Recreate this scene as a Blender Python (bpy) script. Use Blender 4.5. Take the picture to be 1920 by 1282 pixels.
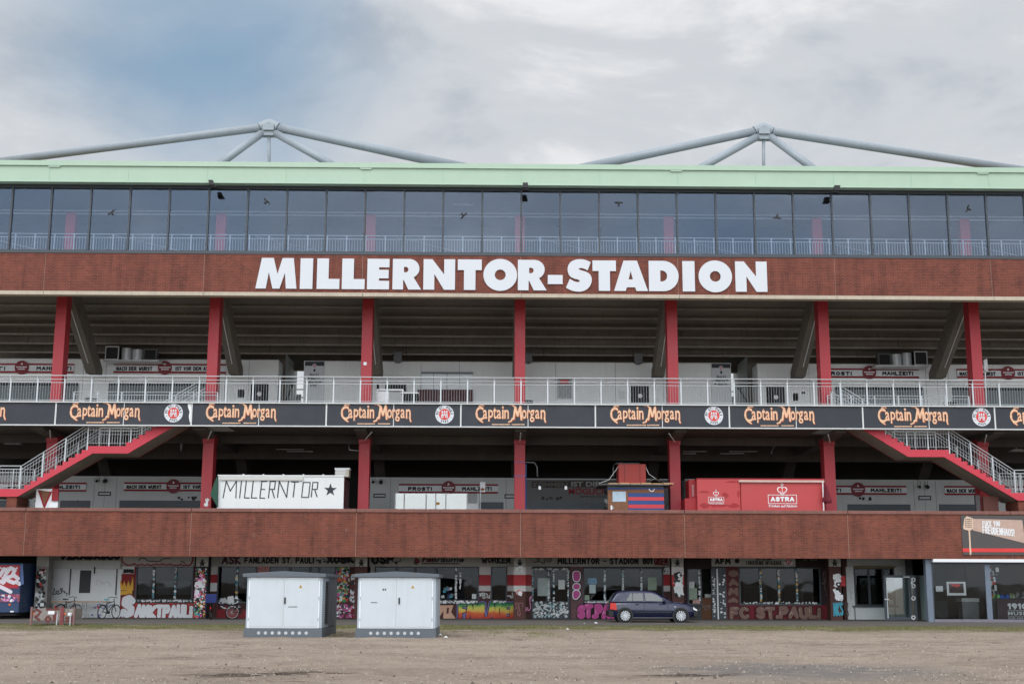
import bpy, bmesh, math, random
from mathutils import Vector, Matrix, noise
R_ = math.radians
for o in list(bpy.data.objects): bpy.data.objects.remove(o)
SC = bpy.context.scene
COL = SC.collection
random.seed(7)

# ------------------------------------------------------------------ camera, sky, sun, exposure
F_, PI_, YA_, RO_, CX_, H_ = 2407.1755, 0.1864, -0.0145, 0.0029, -1.3751, 1.7586
cam_d = bpy.data.cameras.new('camera'); cam = bpy.data.objects.new('camera', cam_d); COL.objects.link(cam); SC.camera = cam
cam_d.sensor_width = 36; cam_d.lens = F_/1920*36; cam_d.clip_end = 6000; cam_d.clip_start = .1
def _axes():
    cy, sy, cp, sp = math.cos(YA_), math.sin(YA_), math.cos(PI_), math.sin(PI_)
    w = lambda x, y, z: Vector((cy*x-sy*y, sy*x+cy*y, z))
    r, u, f = w(1,0,0), w(0,-sp,cp), w(0,cp,sp)
    cr, sr = math.cos(RO_), math.sin(RO_)
    return cr*r+sr*u, cr*u-sr*r, f
_r, _u, _f = _axes()
cam.matrix_world = Matrix(((_r.x,_u.x,-_f.x,CX_),(_r.y,_u.y,-_f.y,0),(_r.z,_u.z,-_f.z,H_),(0,0,0,1)))
SC.view_settings.view_transform = 'Standard'; SC.view_settings.look = 'None'
SC.view_settings.exposure = 0.0; SC.view_settings.gamma = 1
SC.render.resolution_x = 1024; SC.render.resolution_y = 683

SUN_EL, SUN_AZ = R_(50), R_(203)      # light comes from behind the camera, a little from the left
world = bpy.data.worlds.new('World'); SC.world = world; world.use_nodes = True
wn, wl = world.node_tree.nodes, world.node_tree.links
wn.clear()
def W(t, **k):
    n = wn.new(t)
    for a, b in k.items(): setattr(n, a, b)
    return n
wo = W('ShaderNodeOutputWorld'); bg = W('ShaderNodeBackground'); bg.inputs[1].default_value = .1
sky = W('ShaderNodeTexSky', sky_type='NISHITA', sun_disc=False, sun_elevation=SUN_EL, sun_rotation=SUN_AZ); sky.air_density = 1.2; sky.dust_density = 2
tc = W('ShaderNodeTexCoord'); mp = W('ShaderNodeMapping'); mp.inputs['Scale'].default_value = (1,1,2.3)
mp.inputs['Location'].default_value = (.35,.1,.2)
wl.new(tc.outputs['Generated'], mp.inputs[0])
def wnoise(sc, det, rough, dist=0.):
    n = W('ShaderNodeTexNoise'); n.inputs['Scale'].default_value = sc; n.inputs['Detail'].default_value = det
    n.inputs['Roughness'].default_value = rough; n.inputs['Distortion'].default_value = dist
    wl.new(mp.outputs[0], n.inputs['Vector']); return n
def wramp(src, stops):
    r = W('ShaderNodeValToRGB'); r.color_ramp.interpolation = 'EASE'
    while len(r.color_ramp.elements) < len(stops): r.color_ramp.elements.new(.5)
    for e, (p, c) in zip(r.color_ramp.elements, stops): e.position = p; e.color = (*c, 1)
    wl.new(src, r.inputs[0]); return r
def wmath(op, a, b=None, c=None):
    m = W('ShaderNodeMath', operation=op)
    for i, v in enumerate((a, b, c)):
        if v is None: continue
        if isinstance(v, (int, float)): m.inputs[i].default_value = v
        else: wl.new(v, m.inputs[i])
    return m.outputs[0]
n1 = wnoise(2.6, 8, .52, .5); n2 = wnoise(5.5, 9, .55, .3)
cl = wramp(n2.outputs['Fac'], [(.28,(4.7,5.1,5.7)),(.48,(6.3,6.6,7.0)),(.66,(8.6,8.65,8.8))])
def lobe(az, el, k):      # soft spot of thinner or thicker cloud in one part of the sky
    d = Vector((math.sin(az)*math.cos(el), math.cos(az)*math.cos(el), math.sin(el)))
    v = W('ShaderNodeVectorMath', operation='DOT_PRODUCT'); v.inputs[1].default_value = d
    wl.new(tc.outputs['Generated'], v.inputs[0])
    return wmath('POWER', wmath('MAXIMUM', v.outputs['Value'], 0), k)
gap = wmath('ADD', wmath('MULTIPLY', lobe(R_(-14), R_(23.5), 110), .34), wmath('MULTIPLY', lobe(R_(-6), R_(25), 160), .14))
for _a, _e, _k, _g in ((193,14,120,.34),(169,16,150,.40),(205,18,200,.2)): gap = wmath('ADD', gap, wmath('MULTIPLY', lobe(R_(_a), R_(_e), _k), _g))
for _a, _e, _k, _g in ((-22,12,160,.10),(17,24,160,.12),(20,14,200,.08)): gap = wmath('SUBTRACT', gap, wmath('MULTIPLY', lobe(R_(_a), R_(_e), _k), _g))
thick = wmath('SUBTRACT', wmath('ADD', n1.outputs['Fac'], .30), gap)
tr = wramp(thick, [(.18,(0,0,0)),(.72,(1,1,1))])
blue = W('ShaderNodeMixRGB'); blue.inputs[0].default_value = .8; blue.inputs[2].default_value = (2.7,4.2,5.8,1)
wl.new(sky.outputs[0], blue.inputs[1])
mx = W('ShaderNodeMixRGB'); wl.new(tr.outputs[0], mx.inputs[0]); wl.new(blue.outputs[0], mx.inputs[1]); wl.new(cl.outputs[0], mx.inputs[2])
# the overcast brightens towards the zenith
sx = W('ShaderNodeSeparateXYZ'); wl.new(tc.outputs['Generated'], sx.inputs[0])
zen = W('ShaderNodeMapRange'); zen.inputs[1].default_value = .42; zen.inputs[2].default_value = 1; zen.inputs[3].default_value = 1; zen.inputs[4].default_value = 1.9
wl.new(sx.outputs[2], zen.inputs[0])
glow = wmath('ADD', wmath('MULTIPLY', lobe(SUN_AZ-R_(20), R_(16), 4), 2.9), zen.outputs[0])     # bright low sky behind the camera, added to light the gallery
vm = W('ShaderNodeVectorMath', operation='SCALE'); wl.new(mx.outputs[0], vm.inputs[0]); wl.new(glow, vm.inputs['Scale'])
wl.new(vm.outputs[0], bg.inputs[0]); wl.new(bg.outputs[0], wo.inputs[0])
sun_d = bpy.data.lights.new('sun', 'SUN'); sun_d.energy = .9; sun_d.angle = R_(36); sun_d.color = (1,.96,.9)
sun = bpy.data.objects.new('sun', sun_d); COL.objects.link(sun)
sd = Vector((math.sin(SUN_AZ)*math.cos(SUN_EL), math.cos(SUN_AZ)*math.cos(SUN_EL), math.sin(SUN_EL)))
sun.rotation_euler = sd.to_track_quat('Z', 'Y').to_euler()

# ------------------------------------------------------------------ helpers
def P(px, py, Y):
    """point of the vertical plane at distance Y that the photograph shows at (px, py)"""
    d = _r*((px-960)/F_) + _u*(-(py-641)/F_) + _f
    t = Y/d.y
    return CX_+d.x*t, H_+d.z*t
def RC(x0, y0, x1, y1, Y):
    a, b, c, d = P(x0,y0,Y), P(x1,y0,Y), P(x0,y1,Y), P(x1,y1,Y)
    return (a[0]+c[0])/2, (b[0]+d[0])/2, (c[1]+d[1])/2, (a[1]+b[1])/2     # x0 x1 z0 z1
def lin(c): return tuple((v/255/12.92 if v <= 10 else ((v/255+.055)/1.055)**2.4) for v in c)

MATS = {}
def mat(name, rgb, rough=.6, metal=0., var=.12, scale=3., streak=0., bump=0., bscale=40., spec=.5, coat=0., lum=None, dirt=None):
    """procedural painted / concrete / plastic surface; rgb is sRGB 0-255"""
    if name in MATS: return MATS[name]
    m = bpy.data.materials.new(name); m.use_nodes = True; MATS[name] = m
    n, l = m.node_tree.nodes, m.node_tree.links
    b = n['Principled BSDF']; b.inputs['Roughness'].default_value = rough; b.inputs['Metallic'].default_value = metal
    b.inputs['Specular IOR Level'].default_value = spec; b.inputs['Coat Weight'].default_value = coat
    c = lin(rgb)
    t = n.new('ShaderNodeTexCoord')
    col = None
    if var or dirt:
        ns = n.new('ShaderNodeTexNoise'); ns.inputs['Scale'].default_value = scale; ns.inputs['Detail'].default_value = 7; ns.inputs['Roughness'].default_value = .65
        l.new(t.outputs['Object'], ns.inputs['Vector'])
        mr = n.new('ShaderNodeMapRange'); mr.inputs[1].default_value = .3; mr.inputs[2].default_value = .7
        l.new(ns.outputs['Fac'], mr.inputs[0])
        mx = n.new('ShaderNodeMixRGB'); l.new(mr.outputs[0], mx.inputs[0])
        mx.inputs[1].default_value = (*[v*(1-var) for v in c], 1); mx.inputs[2].default_value = (*[min(1, v*(1+var)) for v in c], 1)
        col = mx.outputs[0]
        l.new(mr.outputs[0], (rr := n.new('ShaderNodeMapRange')).inputs[0]); rr.inputs[3].default_value = max(.02, rough-.08); rr.inputs[4].default_value = min(1, rough+.1)
        l.new(rr.outputs[0], b.inputs['Roughness'])
    if streak:
        mp = n.new('ShaderNodeMapping'); mp.inputs['Scale'].default_value = (5, 5, .35); l.new(t.outputs['Object'], mp.inputs[0])
        s = n.new('ShaderNodeTexNoise'); s.inputs['Scale'].default_value = 1.6; s.inputs['Detail'].default_value = 6; l.new(mp.outputs[0], s.inputs['Vector'])
        r2 = n.new('ShaderNodeMapRange'); r2.inputs[1].default_value = .48; r2.inputs[2].default_value = .75; r2.inputs[4].default_value = streak; l.new(s.outputs['Fac'], r2.inputs[0])
        m2 = n.new('ShaderNodeMixRGB'); l.new(r2.outputs[0], m2.inputs[0]); l.new(col, m2.inputs[1]); m2.inputs[2].default_value = (*(lin(dirt) if dirt else [v*.45 for v in c]), 1)
        col = m2.outputs[0]
    if col: l.new(col, b.inputs['Base Color'])
    else: b.inputs['Base Color'].default_value = (*c, 1)
    if bump:
        bn = n.new('ShaderNodeTexNoise'); bn.inputs['Scale'].default_value = bscale; bn.inputs['Detail'].default_value = 5; l.new(t.outputs['Object'], bn.inputs['Vector'])
        bp = n.new('ShaderNodeBump'); bp.inputs['Strength'].default_value = bump; bp.inputs['Distance'].default_value = .02
        l.new(bn.outputs['Fac'], bp.inputs['Height']); l.new(bp.outputs[0], b.inputs['Normal'])
    return m

def brick_mat(name, c1, c2, mortar, stain=0.):
    m = bpy.data.materials.new(name); m.use_nodes = True
    n, l = m.node_tree.nodes, m.node_tree.links; b = n['Principled BSDF']; b.inputs['Roughness'].default_value = .85
    g = n.new('ShaderNodeNewGeometry'); sp = n.new('ShaderNodeSeparateXYZ'); cb = n.new('ShaderNodeCombineXYZ')
    l.new(g.outputs['Position'], sp.inputs[0]); l.new(sp.outputs[0], cb.inputs[0]); l.new(sp.outputs[2], cb.inputs[1])
    bt = n.new('ShaderNodeTexBrick'); l.new(cb.outputs[0], bt.inputs['Vector'])
    bt.inputs['Scale'].default_value = 1; bt.inputs['Brick Width'].default_value = .25; bt.inputs['Row Height'].default_value = .083
    bt.inputs['Mortar Size'].default_value = .009; bt.inputs['Mortar Smooth'].default_value = .2; bt.inputs['Bias'].default_value = -.1
    bt.inputs['Color1'].default_value = (*lin(c1), 1); bt.inputs['Color2'].default_value = (*lin(c2), 1); bt.inputs['Mortar'].default_value = (*lin(mortar), 1)
    # mottling: groups of darker/lighter bricks, and mortar that is paler in patches
    ns = n.new('ShaderNodeTexNoise'); ns.inputs['Scale'].default_value = .9; ns.inputs['Detail'].default_value = 8; ns.inputs['Roughness'].default_value = .7; l.new(cb.outputs[0], ns.inputs['Vector'])
    mr = n.new('ShaderNodeMapRange'); mr.inputs[1].default_value = .3; mr.inputs[2].default_value = .7; mr.inputs[3].default_value = .78; mr.inputs[4].default_value = 1.22; l.new(ns.outputs['Fac'], mr.inputs[0])
    vs = n.new('ShaderNodeVectorMath'); vs.operation = 'SCALE'; l.new(bt.outputs['Color'], vs.inputs[0]); l.new(mr.outputs[0], vs.inputs['Scale'])
    mp = n.new('ShaderNodeMapping'); mp.inputs['Scale'].default_value = (2.2, .22, 1); l.new(cb.outputs[0], mp.inputs[0])      # rain streaks
    sn = n.new('ShaderNodeTexNoise'); sn.inputs['Scale'].default_value = 1.5; sn.inputs['Detail'].default_value = 7; l.new(mp.outputs[0], sn.inputs['Vector'])
    sr = n.new('ShaderNodeMapRange'); sr.inputs[1].default_value = .45; sr.inputs[2].default_value = .72; sr.inputs[3].default_value = 1.06; sr.inputs[4].default_value = .72; l.new(sn.outputs['Fac'], sr.inputs[0])
    v2 = n.new('ShaderNodeVectorMath'); v2.operation = 'SCALE'; l.new(vs.outputs[0], v2.inputs[0]); l.new(sr.outputs[0], v2.inputs['Scale'])
    out = v2.outputs[0]
    if stain:
        s = n.new('ShaderNodeTexNoise'); s.inputs['Scale'].default_value = 2.3; s.inputs['Detail'].default_value = 9; s.inputs['Roughness'].default_value = .75; s.inputs['Distortion'].default_value = 1.; l.new(cb.outputs[0], s.inputs['Vector'])
        r = n.new('ShaderNodeMapRange'); r.inputs[1].default_value = .6; r.inputs[2].default_value = .74; r.inputs[4].default_value = stain; l.new(s.outputs['Fac'], r.inputs[0])
        mx = n.new('ShaderNodeMixRGB'); l.new(r.outputs[0], mx.inputs[0]); l.new(out, mx.inputs[1]); mx.inputs[2].default_value = (*lin((150,130,122)), 1); out = mx.outputs[0]
    l.new(out, b.inputs['Base Color'])
    bp = n.new('ShaderNodeBump'); bp.inputs['Strength'].default_value = .5; bp.inputs['Distance'].default_value = .01; bp.invert = True
    l.new(bt.outputs['Fac'], bp.inputs['Height']); l.new(bp.outputs[0], b.inputs['Normal'])
    return m

def glass_mat(name, tint, refl, rough=.02, rtint=(1,1,1)):
    m = bpy.data.materials.new(name); m.use_nodes = True
    n, l = m.node_tree.nodes, m.node_tree.links; n.remove(n['Principled BSDF'])
    o = n['Material Output']; t = n.new('ShaderNodeBsdfTransparent'); t.inputs[0].default_value = (*tint, 1)
    g = n.new('ShaderNodeBsdfGlossy'); g.inputs['Roughness'].default_value = rough; g.inputs[0].default_value = (*rtint, 1)
    tc = n.new('ShaderNodeTexCoord'); ns = n.new('ShaderNodeTexNoise'); ns.inputs['Scale'].default_value = .5; l.new(tc.outputs['Object'], ns.inputs['Vector'])
    bp = n.new('ShaderNodeBump'); bp.inputs['Strength'].default_value = .12; bp.inputs['Distance'].default_value = .05; l.new(ns.outputs['Fac'], bp.inputs['Height']); l.new(bp.outputs[0], g.inputs['Normal'])
    lw = n.new('ShaderNodeFresnel'); lw.inputs[0].default_value = 1.5
    ad = n.new('ShaderNodeMath'); ad.operation = 'ADD'; ad.use_clamp = True; l.new(lw.outputs[0], ad.inputs[0]); ad.inputs[1].default_value = refl
    mx = n.new('ShaderNodeMixShader'); l.new(ad.outputs[0], mx.inputs[0]); l.new(t.outputs[0], mx.inputs[1]); l.new(g.outputs[0], mx.inputs[2]); l.new(mx.outputs[0], o.inputs[0])
    return m

class MB:
    def __init__(s): s.v = []; s.f = []; s.m = []
    def face(s, pts, m=0):
        i = len(s.v); s.v += [tuple(p) for p in pts]; s.f.append(tuple(range(i, i+len(pts)))); s.m.append(m)
    def box(s, x0, x1, y0, y1, z0, z1, m=0):
        i = len(s.v); s.v += [(x,y,z) for x in (x0,x1) for y in (y0,y1) for z in (z0,z1)]
        for q in ((0,1,3,2),(4,6,7,5),(0,4,5,1),(2,3,7,6),(0,2,6,4),(1,5,7,3)): s.f.append(tuple(i+k for k in q)); s.m.append(m)
        return s
    def prism(s, pts, y0, y1, m=0):      # outline in x,z extruded along y
        i = len(s.v); n = len(pts)
        s.v += [(x,y0,z) for x,z in pts]+[(x,y1,z) for x,z in pts]
        s.f.append(tuple(range(i, i+n))); s.f.append(tuple(range(i+2*n-1, i+n-1, -1))); s.m += [m, m]
        for k in range(n):
            j = (k+1) % n; s.f.append((i+k, i+n+k, i+n+j, i+j)); s.m.append(m)
        return s
    def prismx(s, pts, x0, x1, m=0):     # outline in y,z extruded along x
        i = len(s.v); n = len(pts)
        s.v += [(x0,y,z) for y,z in pts]+[(x1,y,z) for y,z in pts]
        s.f.append(tuple(range(i, i+n))); s.f.append(tuple(range(i+2*n-1, i+n-1, -1))); s.m += [m, m]
        for k in range(n):
            j = (k+1) % n; s.f.append((i+k, i+n+k, i+n+j, i+j)); s.m.append(m)
        return s
    def tube(s, pts, r, n=8, m=0, cap=True, r2=None):
        pts = [Vector(p) for p in pts]; rings = []
        for k, p in enumerate(pts):
            d = (pts[min(k+1, len(pts)-1)]-pts[max(k-1, 0)]).normalized()
            a = Vector((0,0,1)) if abs(d.z) < .9 else Vector((1,0,0))
            u = d.cross(a).normalized(); w = d.cross(u)
            rr = r if r2 is None else r+(r2-r)*k/(len(pts)-1)
            i = len(s.v); rings.append(i)
            s.v += [tuple(p+u*(rr*math.cos(2*math.pi*q/n))+w*(rr*math.sin(2*math.pi*q/n))) for q in range(n)]
        for a, b in zip(rings, rings[1:]):
            for q in range(n):
                s.f.append((a+q, a+(q+1)%n, b+(q+1)%n, b+q)); s.m.append(m)
        if cap:
            s.f.append(tuple(rings[0]+q for q in range(n))); s.m.append(m)
            s.f.append(tuple(rings[-1]+q for q in reversed(range(n)))); s.m.append(m)
        return s
    def disc(s, cx, cz, r, y0, y1, n=24, m=0, ax='y'):
        pts = [(cx+r*math.cos(2*math.pi*k/n), cz+r*math.sin(2*math.pi*k/n)) for k in range(n)]
        return s.prism(pts, y0, y1, m) if ax == 'y' else s.prismx(pts, y0, y1, m)
    def torus(s, c, R, r, ax='y', n=24, k=6, m=0):
        pts = []
        for q in range(n+1):
            a = 2*math.pi*q/n
            pts.append((c[0]+R*math.cos(a), c[1], c[2]+R*math.sin(a)) if ax == 'y' else (c[0], c[1]+R*math.cos(a), c[2]+R*math.sin(a)))
        return s.tube(pts, r, k, m, False)
    def flat(s, pts, y, m=0): s.face([(x, y, z) for x, z in pts], m); return s
    def build(s, name, mats, parent=None, smooth=False, bevel=0.):
        me = bpy.data.meshes.new(name); me.from_pydata(s.v, [], s.f)
        if not isinstance(mats, (list, tuple)): mats = [mats]
        for q in mats: me.materials.append(q)
        for p, q in zip(me.polygons, s.m): p.material_index = q; p.use_smooth = smooth
        bm = bmesh.new(); bm.from_mesh(me); bmesh.ops.recalc_face_normals(bm, faces=bm.faces); bm.to_mesh(me); bm.free()
        o = bpy.data.objects.new(name, me); COL.objects.link(o)
        if parent is not None: o.parent = parent; o.matrix_parent_inverse = parent_inv(parent)
        if bevel:
            b = o.modifiers.new('bevel', 'BEVEL'); b.width = bevel; b.segments = 2; b.limit_method = 'ANGLE'; b.angle_limit = R_(35)
        return o
def parent_inv(p):
    m = Matrix.Translation(p.location) if p.type == 'EMPTY' else Matrix.Identity(4)
    return m.inverted()
def thing(name, label, cat, loc=(0,0,0), group=None):
    o = bpy.data.objects.new(name, None); COL.objects.link(o); o.location = loc; o.empty_display_size = .2
    return tag(o, label, cat, group)
def tag(o, label=None, cat=None, group=None, kind=None):
    if label: o['label'] = label
    if cat: o['category'] = cat
    if group: o['group'] = group
    if kind: o['kind'] = kind
    return o
def mesh_from_curve(cu):
    o = bpy.data.objects.new('tmp', cu); COL.objects.link(o)
    dg = bpy.context.evaluated_depsgraph_get(); dg.update()
    me = bpy.data.meshes.new_from_object(o.evaluated_get(dg))
    vs = [v.co.copy() for v in me.vertices]; fs = [tuple(p.vertices) for p in me.polygons]
    bpy.data.objects.remove(o); bpy.data.curves.remove(cu); bpy.data.meshes.remove(me)
    return vs, fs
TCACHE = {}
def text_geo(s, bold=0., spacing=1., shear=0.):
    k = (s, bold, spacing, shear)
    if k not in TCACHE:
        cu = bpy.data.curves.new('t', 'FONT'); cu.body = s; cu.size = 1; cu.offset = bold; cu.space_character = spacing; cu.shear = shear
        cu.extrude = .5; cu.resolution_u = 3
        vs, fs = mesh_from_curve(cu)
        x0, x1 = min(v.x for v in vs), max(v.x for v in vs); y0, y1 = min(v.y for v in vs), max(v.y for v in vs)
        TCACHE[k] = ([((v.x-x0)/(x1-x0), (v.y-y0)/(y1-y0), v.z) for v in vs], fs)
    return TCACHE[k]
def text_into(mb, s, box, y, thick=.012, m=0, bold=0., spacing=1., shear=0., rot=0., slope=0.):
    """lettering standing on the plane y, its ink filling box = x0 x1 z0 z1"""
    up = s.upper()
    if bold >= .04 and all(c in G or c in 'ÖÄÜ' for c in up):          # heavy sign-writer's capitals
        base = ''.join({'Ö':'O','Ä':'A','Ü':'U'}.get(c, c) for c in up); x0, x1, z0, z1 = box; h = z1-z0; r = h*.15
        n = len(base); ry = min(r, (x1-x0)/n*.19); st = letters(base, (x0+ry, x1-ry, z0+ry, z1-ry), 0, None, .36 if n > 3 else .42)
        for p in st: stroke(mb, [(x+shear*(z-z0), z+slope*(x-(x0+x1)/2)) for x, z in p], ry, y-thick, m, 5)
        return
    vs, fs = text_geo(s, bold, spacing, shear); x0, x1, z0, z1 = box; i = len(mb.v)
    cx, cz = (x0+x1)/2, (z0+z1)/2; c, sn = math.cos(rot), math.sin(rot)
    for a, b, d in vs:
        X = x0+a*(x1-x0)-cx; Z = z0+b*(z1-z0)-cz+slope*(a-.5)*(x1-x0)
        mb.v.append((cx+c*X-sn*Z, y-(d+.5)*thick, cz+sn*X+c*Z))
    for f in fs: mb.f.append(tuple(i+k for k in f)); mb.m.append(m)
def text_obj(name, s, px, Y, material, parent, **k):
    mb = MB(); text_into(mb, s, RC(*px, Y), Y, **k); return mb.build(name, material, parent)
# simple stroke alphabet, used for spray-painted and hand-painted letters
G = {'A':[[(0,0),(.32,1),(.64,0)],[(.14,.36),(.5,.36)]],'B':[[(0,0),(0,1),(.4,1),(.52,.77),(.36,.54),(0,.54)],[(.36,.54),(.58,.27),(.42,0),(0,0)]],
 'C':[[(.6,.85),(.4,1),(.15,.92),(0,.6),(0,.35),(.15,.06),(.4,0),(.6,.14)]],'D':[[(0,0),(0,1),(.35,.98),(.58,.7),(.58,.3),(.35,.02),(0,0)]],
 'E':[[(.55,1),(0,1),(0,0),(.55,0)],[(0,.52),(.45,.52)]],'F':[[(.55,1),(0,1),(0,0)],[(0,.52),(.45,.52)]],
 'G':[[(.6,.85),(.3,1),(0,.7),(0,.3),(.3,0),(.6,.15),(.6,.45),(.35,.45)]],'H':[[(0,0),(0,1)],[(.55,0),(.55,1)],[(0,.5),(.55,.5)]],
 'I':[[(0,0),(0,1)]],'J':[[(.5,1),(.5,.2),(.25,0),(0,.15)]],'K':[[(0,0),(0,1)],[(.55,1),(0,.45),(.58,0)]],'L':[[(0,1),(0,0),(.5,0)]],
 'M':[[(0,0),(.08,1),(.38,.4),(.68,1),(.76,0)]],'N':[[(0,0),(0,1),(.55,0),(.55,1)]],'O':[[(.3,0),(.02,.3),(.02,.7),(.3,1),(.58,.7),(.58,.3),(.3,0)]],
 'P':[[(0,0),(0,1),(.42,1),(.56,.74),(.4,.48),(0,.48)]],'R':[[(0,0),(0,1),(.42,1),(.56,.76),(.4,.52),(0,.52)],[(.25,.52),(.58,0)]],
 'S':[[(.55,.82),(.35,1),(.08,.9),(.05,.66),(.3,.52),(.52,.36),(.5,.1),(.25,0),(0,.16)]],'T':[[(.3,0),(.3,1)],[(0,1),(.62,1)]],
 'U':[[(0,1),(0,.25),(.2,0),(.4,.02),(.56,.25),(.56,1)]],'W':[[(0,1),(.15,0),(.38,.6),(.6,0),(.76,1)]],'Y':[[(0,1),(.28,.5),(.56,1)],[(.28,.5),(.28,0)]],
 'V':[[(0,1),(.3,0),(.6,1)]],'Z':[[(0,1),(.55,1),(0,0),(.58,0)]],'8':[[(.3,.5),(.05,.75),(.3,1),(.55,.75),(.3,.5),(.02,.25),(.3,0),(.58,.25),(.3,.5)]],
 'X':[[(0,0),(.55,1)],[(0,1),(.55,0)]],'.':[[(0,0),(0,.04)]],'-':[[(0,.5),(.3,.5)]],' ':[],'i':[[(0,0),(0,.6)],[(0,.85),(0,.92)]],
 '!':[[(0,1),(0,.36)],[(0,.06),(0,0)]],'1':[[(0,.8),(.2,1),(.2,0)]],'9':[[(.5,.55),(.25,.42),(.02,.65),(.05,.9),(.3,1),(.52,.85),(.5,.4),(.3,0)]],
 '2':[[(0,.8),(.25,1),(.5,.8),(.4,.5),(0,0),(.55,0)]],'0':[[(.28,0),(.02,.3),(.02,.7),(.28,1),(.54,.7),(.54,.3),(.28,0)]]}
def stroke(mb, pts, r, y, m=0, seg=8):
    for k, (a, b) in enumerate(zip(pts, pts[1:])):
        yy = y-.0004*((len(mb.f)) % 23)
        d = Vector((b[0]-a[0], b[1]-a[1])); L = d.length
        if L < 1e-6: continue
        d /= L; n = Vector((-d.y, d.x))*r; ang = math.atan2(d.y, d.x)
        out = []
        for q in range(seg+1): t = ang-math.pi/2+math.pi*q/seg; out.append((b[0]+r*math.cos(t), b[1]+r*math.sin(t)))
        for q in range(seg+1): t = ang+math.pi/2+math.pi*q/seg; out.append((a[0]+r*math.cos(t), a[1]+r*math.sin(t)))
        mb.flat(out, yy, m)
def letters(s, box, jit=0., rnd=None, gapf=.28):
    x0, x1, z0, z1 = box; ws = [max([p[0] for st in G[c] for p in st] or [.3]) for c in s]
    gap = gapf; tot = sum(ws)+gap*(len(s)-1); x = 0; out = []
    for c, w in zip(s, ws):
        dz = rnd.uniform(-jit, jit) if rnd else 0; a = rnd.uniform(-jit, jit)*1.2 if rnd else 0
        for st in G[c]: out.append([(x0+(x+p[0]+a*(p[1]-.5))/tot*(x1-x0), z0+(p[1]+dz)*(z1-z0)) for p in st])
        x += w+gap
    return out
def graffiti(name, s, px, Y, fill, line, parent, r=.10, ol=.05, jit=.07, seed=1, halo=None, gapf=.28, hl=None):
    """spray-painted letters: halo, dark outline, coloured fill, small highlights; one thin sheet on the wall"""
    x0, x1, z0, z1 = RC(*px, Y); k = r+ol
    st = letters(s, (x0+k, x1-k, z0+k, z1-k), jit, random.Random(seed), gapf); mb = MB(); mats = [line, fill]
    if halo: mats.append(halo)
    if hl: mats.append(hl)
    if halo:
        for p in st: stroke(mb, p, r+ol*2.1, Y-.004, 2)
    for p in st: stroke(mb, p, r+ol, Y-.016, 0)
    for p in st: stroke(mb, p, r, Y-.028, 1)
    if hl:
        for p in st:
            a, b = p[0], p[1]; stroke(mb, [(a[0]-r*.4, a[1]*.85+b[1]*.15+r*.3), (a[0]*.5+b[0]*.5-r*.4, a[1]*.5+b[1]*.5+r*.3)], r*.18, Y-.04, len(mats)-1)
    return mb.build(name, mats, parent)
def stickers(name, n, px, Y, pal, parent, smin=.04, smax=.14, seed=0, kind='stuff', tall=1.):
    rd = random.Random(seed); x0, x1, z0, z1 = RC(*px, Y); mb = MB()
    for k in range(n):
        w = rd.uniform(smin, smax)/2; h = w*rd.uniform(.5, 1.3)*tall; a = rd.uniform(-.5, .5)
        cx, cz = rd.uniform(x0+w, x1-w), rd.uniform(z0+h, z1-h)
        if rd.random() < .3: pts = [(cx+w*math.cos(t*math.pi/4), cz+w*math.sin(t*math.pi/4)) for t in range(8)]
        else: pts = [(cx+w*i*math.cos(a)-h*j*math.sin(a), cz+w*i*math.sin(a)+h*j*math.cos(a)) for i, j in ((-1,-1),(1,-1),(1,1),(-1,1))]
        mb.flat(pts, Y-.003-.0012*(k % 17)-.0001*k/n, rd.randrange(len(pal)))
    o = mb.build(name, pal, parent)
    if kind: o['kind'] = kind
    return o
def children(o): return [c for c in bpy.data.objects if c.parent == o]
def copy_tree(o, parent=None):
    c = o.copy(); COL.objects.link(c); c.parent = parent
    for ch in children(o): copy_tree(ch, c)
    return c

# ------------------------------------------------------------------ materials
BRICK_U = brick_mat('brick_upper', (116,58,46), (94,46,38), (126,88,74), .12)
BRICK_L = brick_mat('brick_lower', (120,62,47), (99,51,40), (122,84,70), .5)
RED = mat('red_paint', (170,47,57), .5, var=.06, scale=1.2, streak=.12, dirt=(120,30,40))
REDST = mat('red_paint_stair', (194,55,72), .55, var=.05, scale=1.5)
CONC = mat('concrete', (150,144,136), .9, var=.16, scale=1.6, streak=.35, bump=.3)
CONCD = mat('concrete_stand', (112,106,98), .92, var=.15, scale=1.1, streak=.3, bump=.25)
CONCL = mat('concrete_pale', (186,176,160), .85, var=.12, scale=2, streak=.3)
CONCU = mat('concrete_shaded', (84,80,76), .92, var=.18, scale=1.1, streak=.3)  # concrete colour darkened to stand in for the shade under the gallery
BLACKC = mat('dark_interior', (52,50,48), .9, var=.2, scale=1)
MINT = mat('mint_cladding', (168,194,174), .45, var=.05, scale=.8, streak=.14, dirt=(150,185,160))
STEEL = mat('grey_tube_paint', (150,160,168), .42, var=.07, scale=.9, streak=.1)
GALV = mat('galvanised_steel', (188,194,198), .45, metal=.35, var=.08, scale=9)
ALU = mat('pale_metal', (205,208,208), .5, metal=.1, var=.05, scale=5)
DARKF = mat('dark_grey_frame', (62,70,78), .5, var=.08)
BLK = mat('black_plastic', (22,23,25), .5, var=.1)
WHITEW = mat('white_wall_panel', (228,232,232), .6, var=.04, scale=.7, streak=.10, dirt=(160,160,155))
WHITED = mat('grey_white_wall', (200,204,204), .7, var=.05, scale=1, streak=.12)
WHITEC = mat('white_container', (226,230,231), .45, var=.02, scale=1, streak=.05, dirt=(190,190,185))
WHT = mat('white_paint', (230,233,236), .5, var=.02)
LETW = mat('sign_white', (208,213,220), .45, var=.015)
SHUT = mat('roller_shutter', (108,118,122), .5, metal=.2, var=.08)
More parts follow.
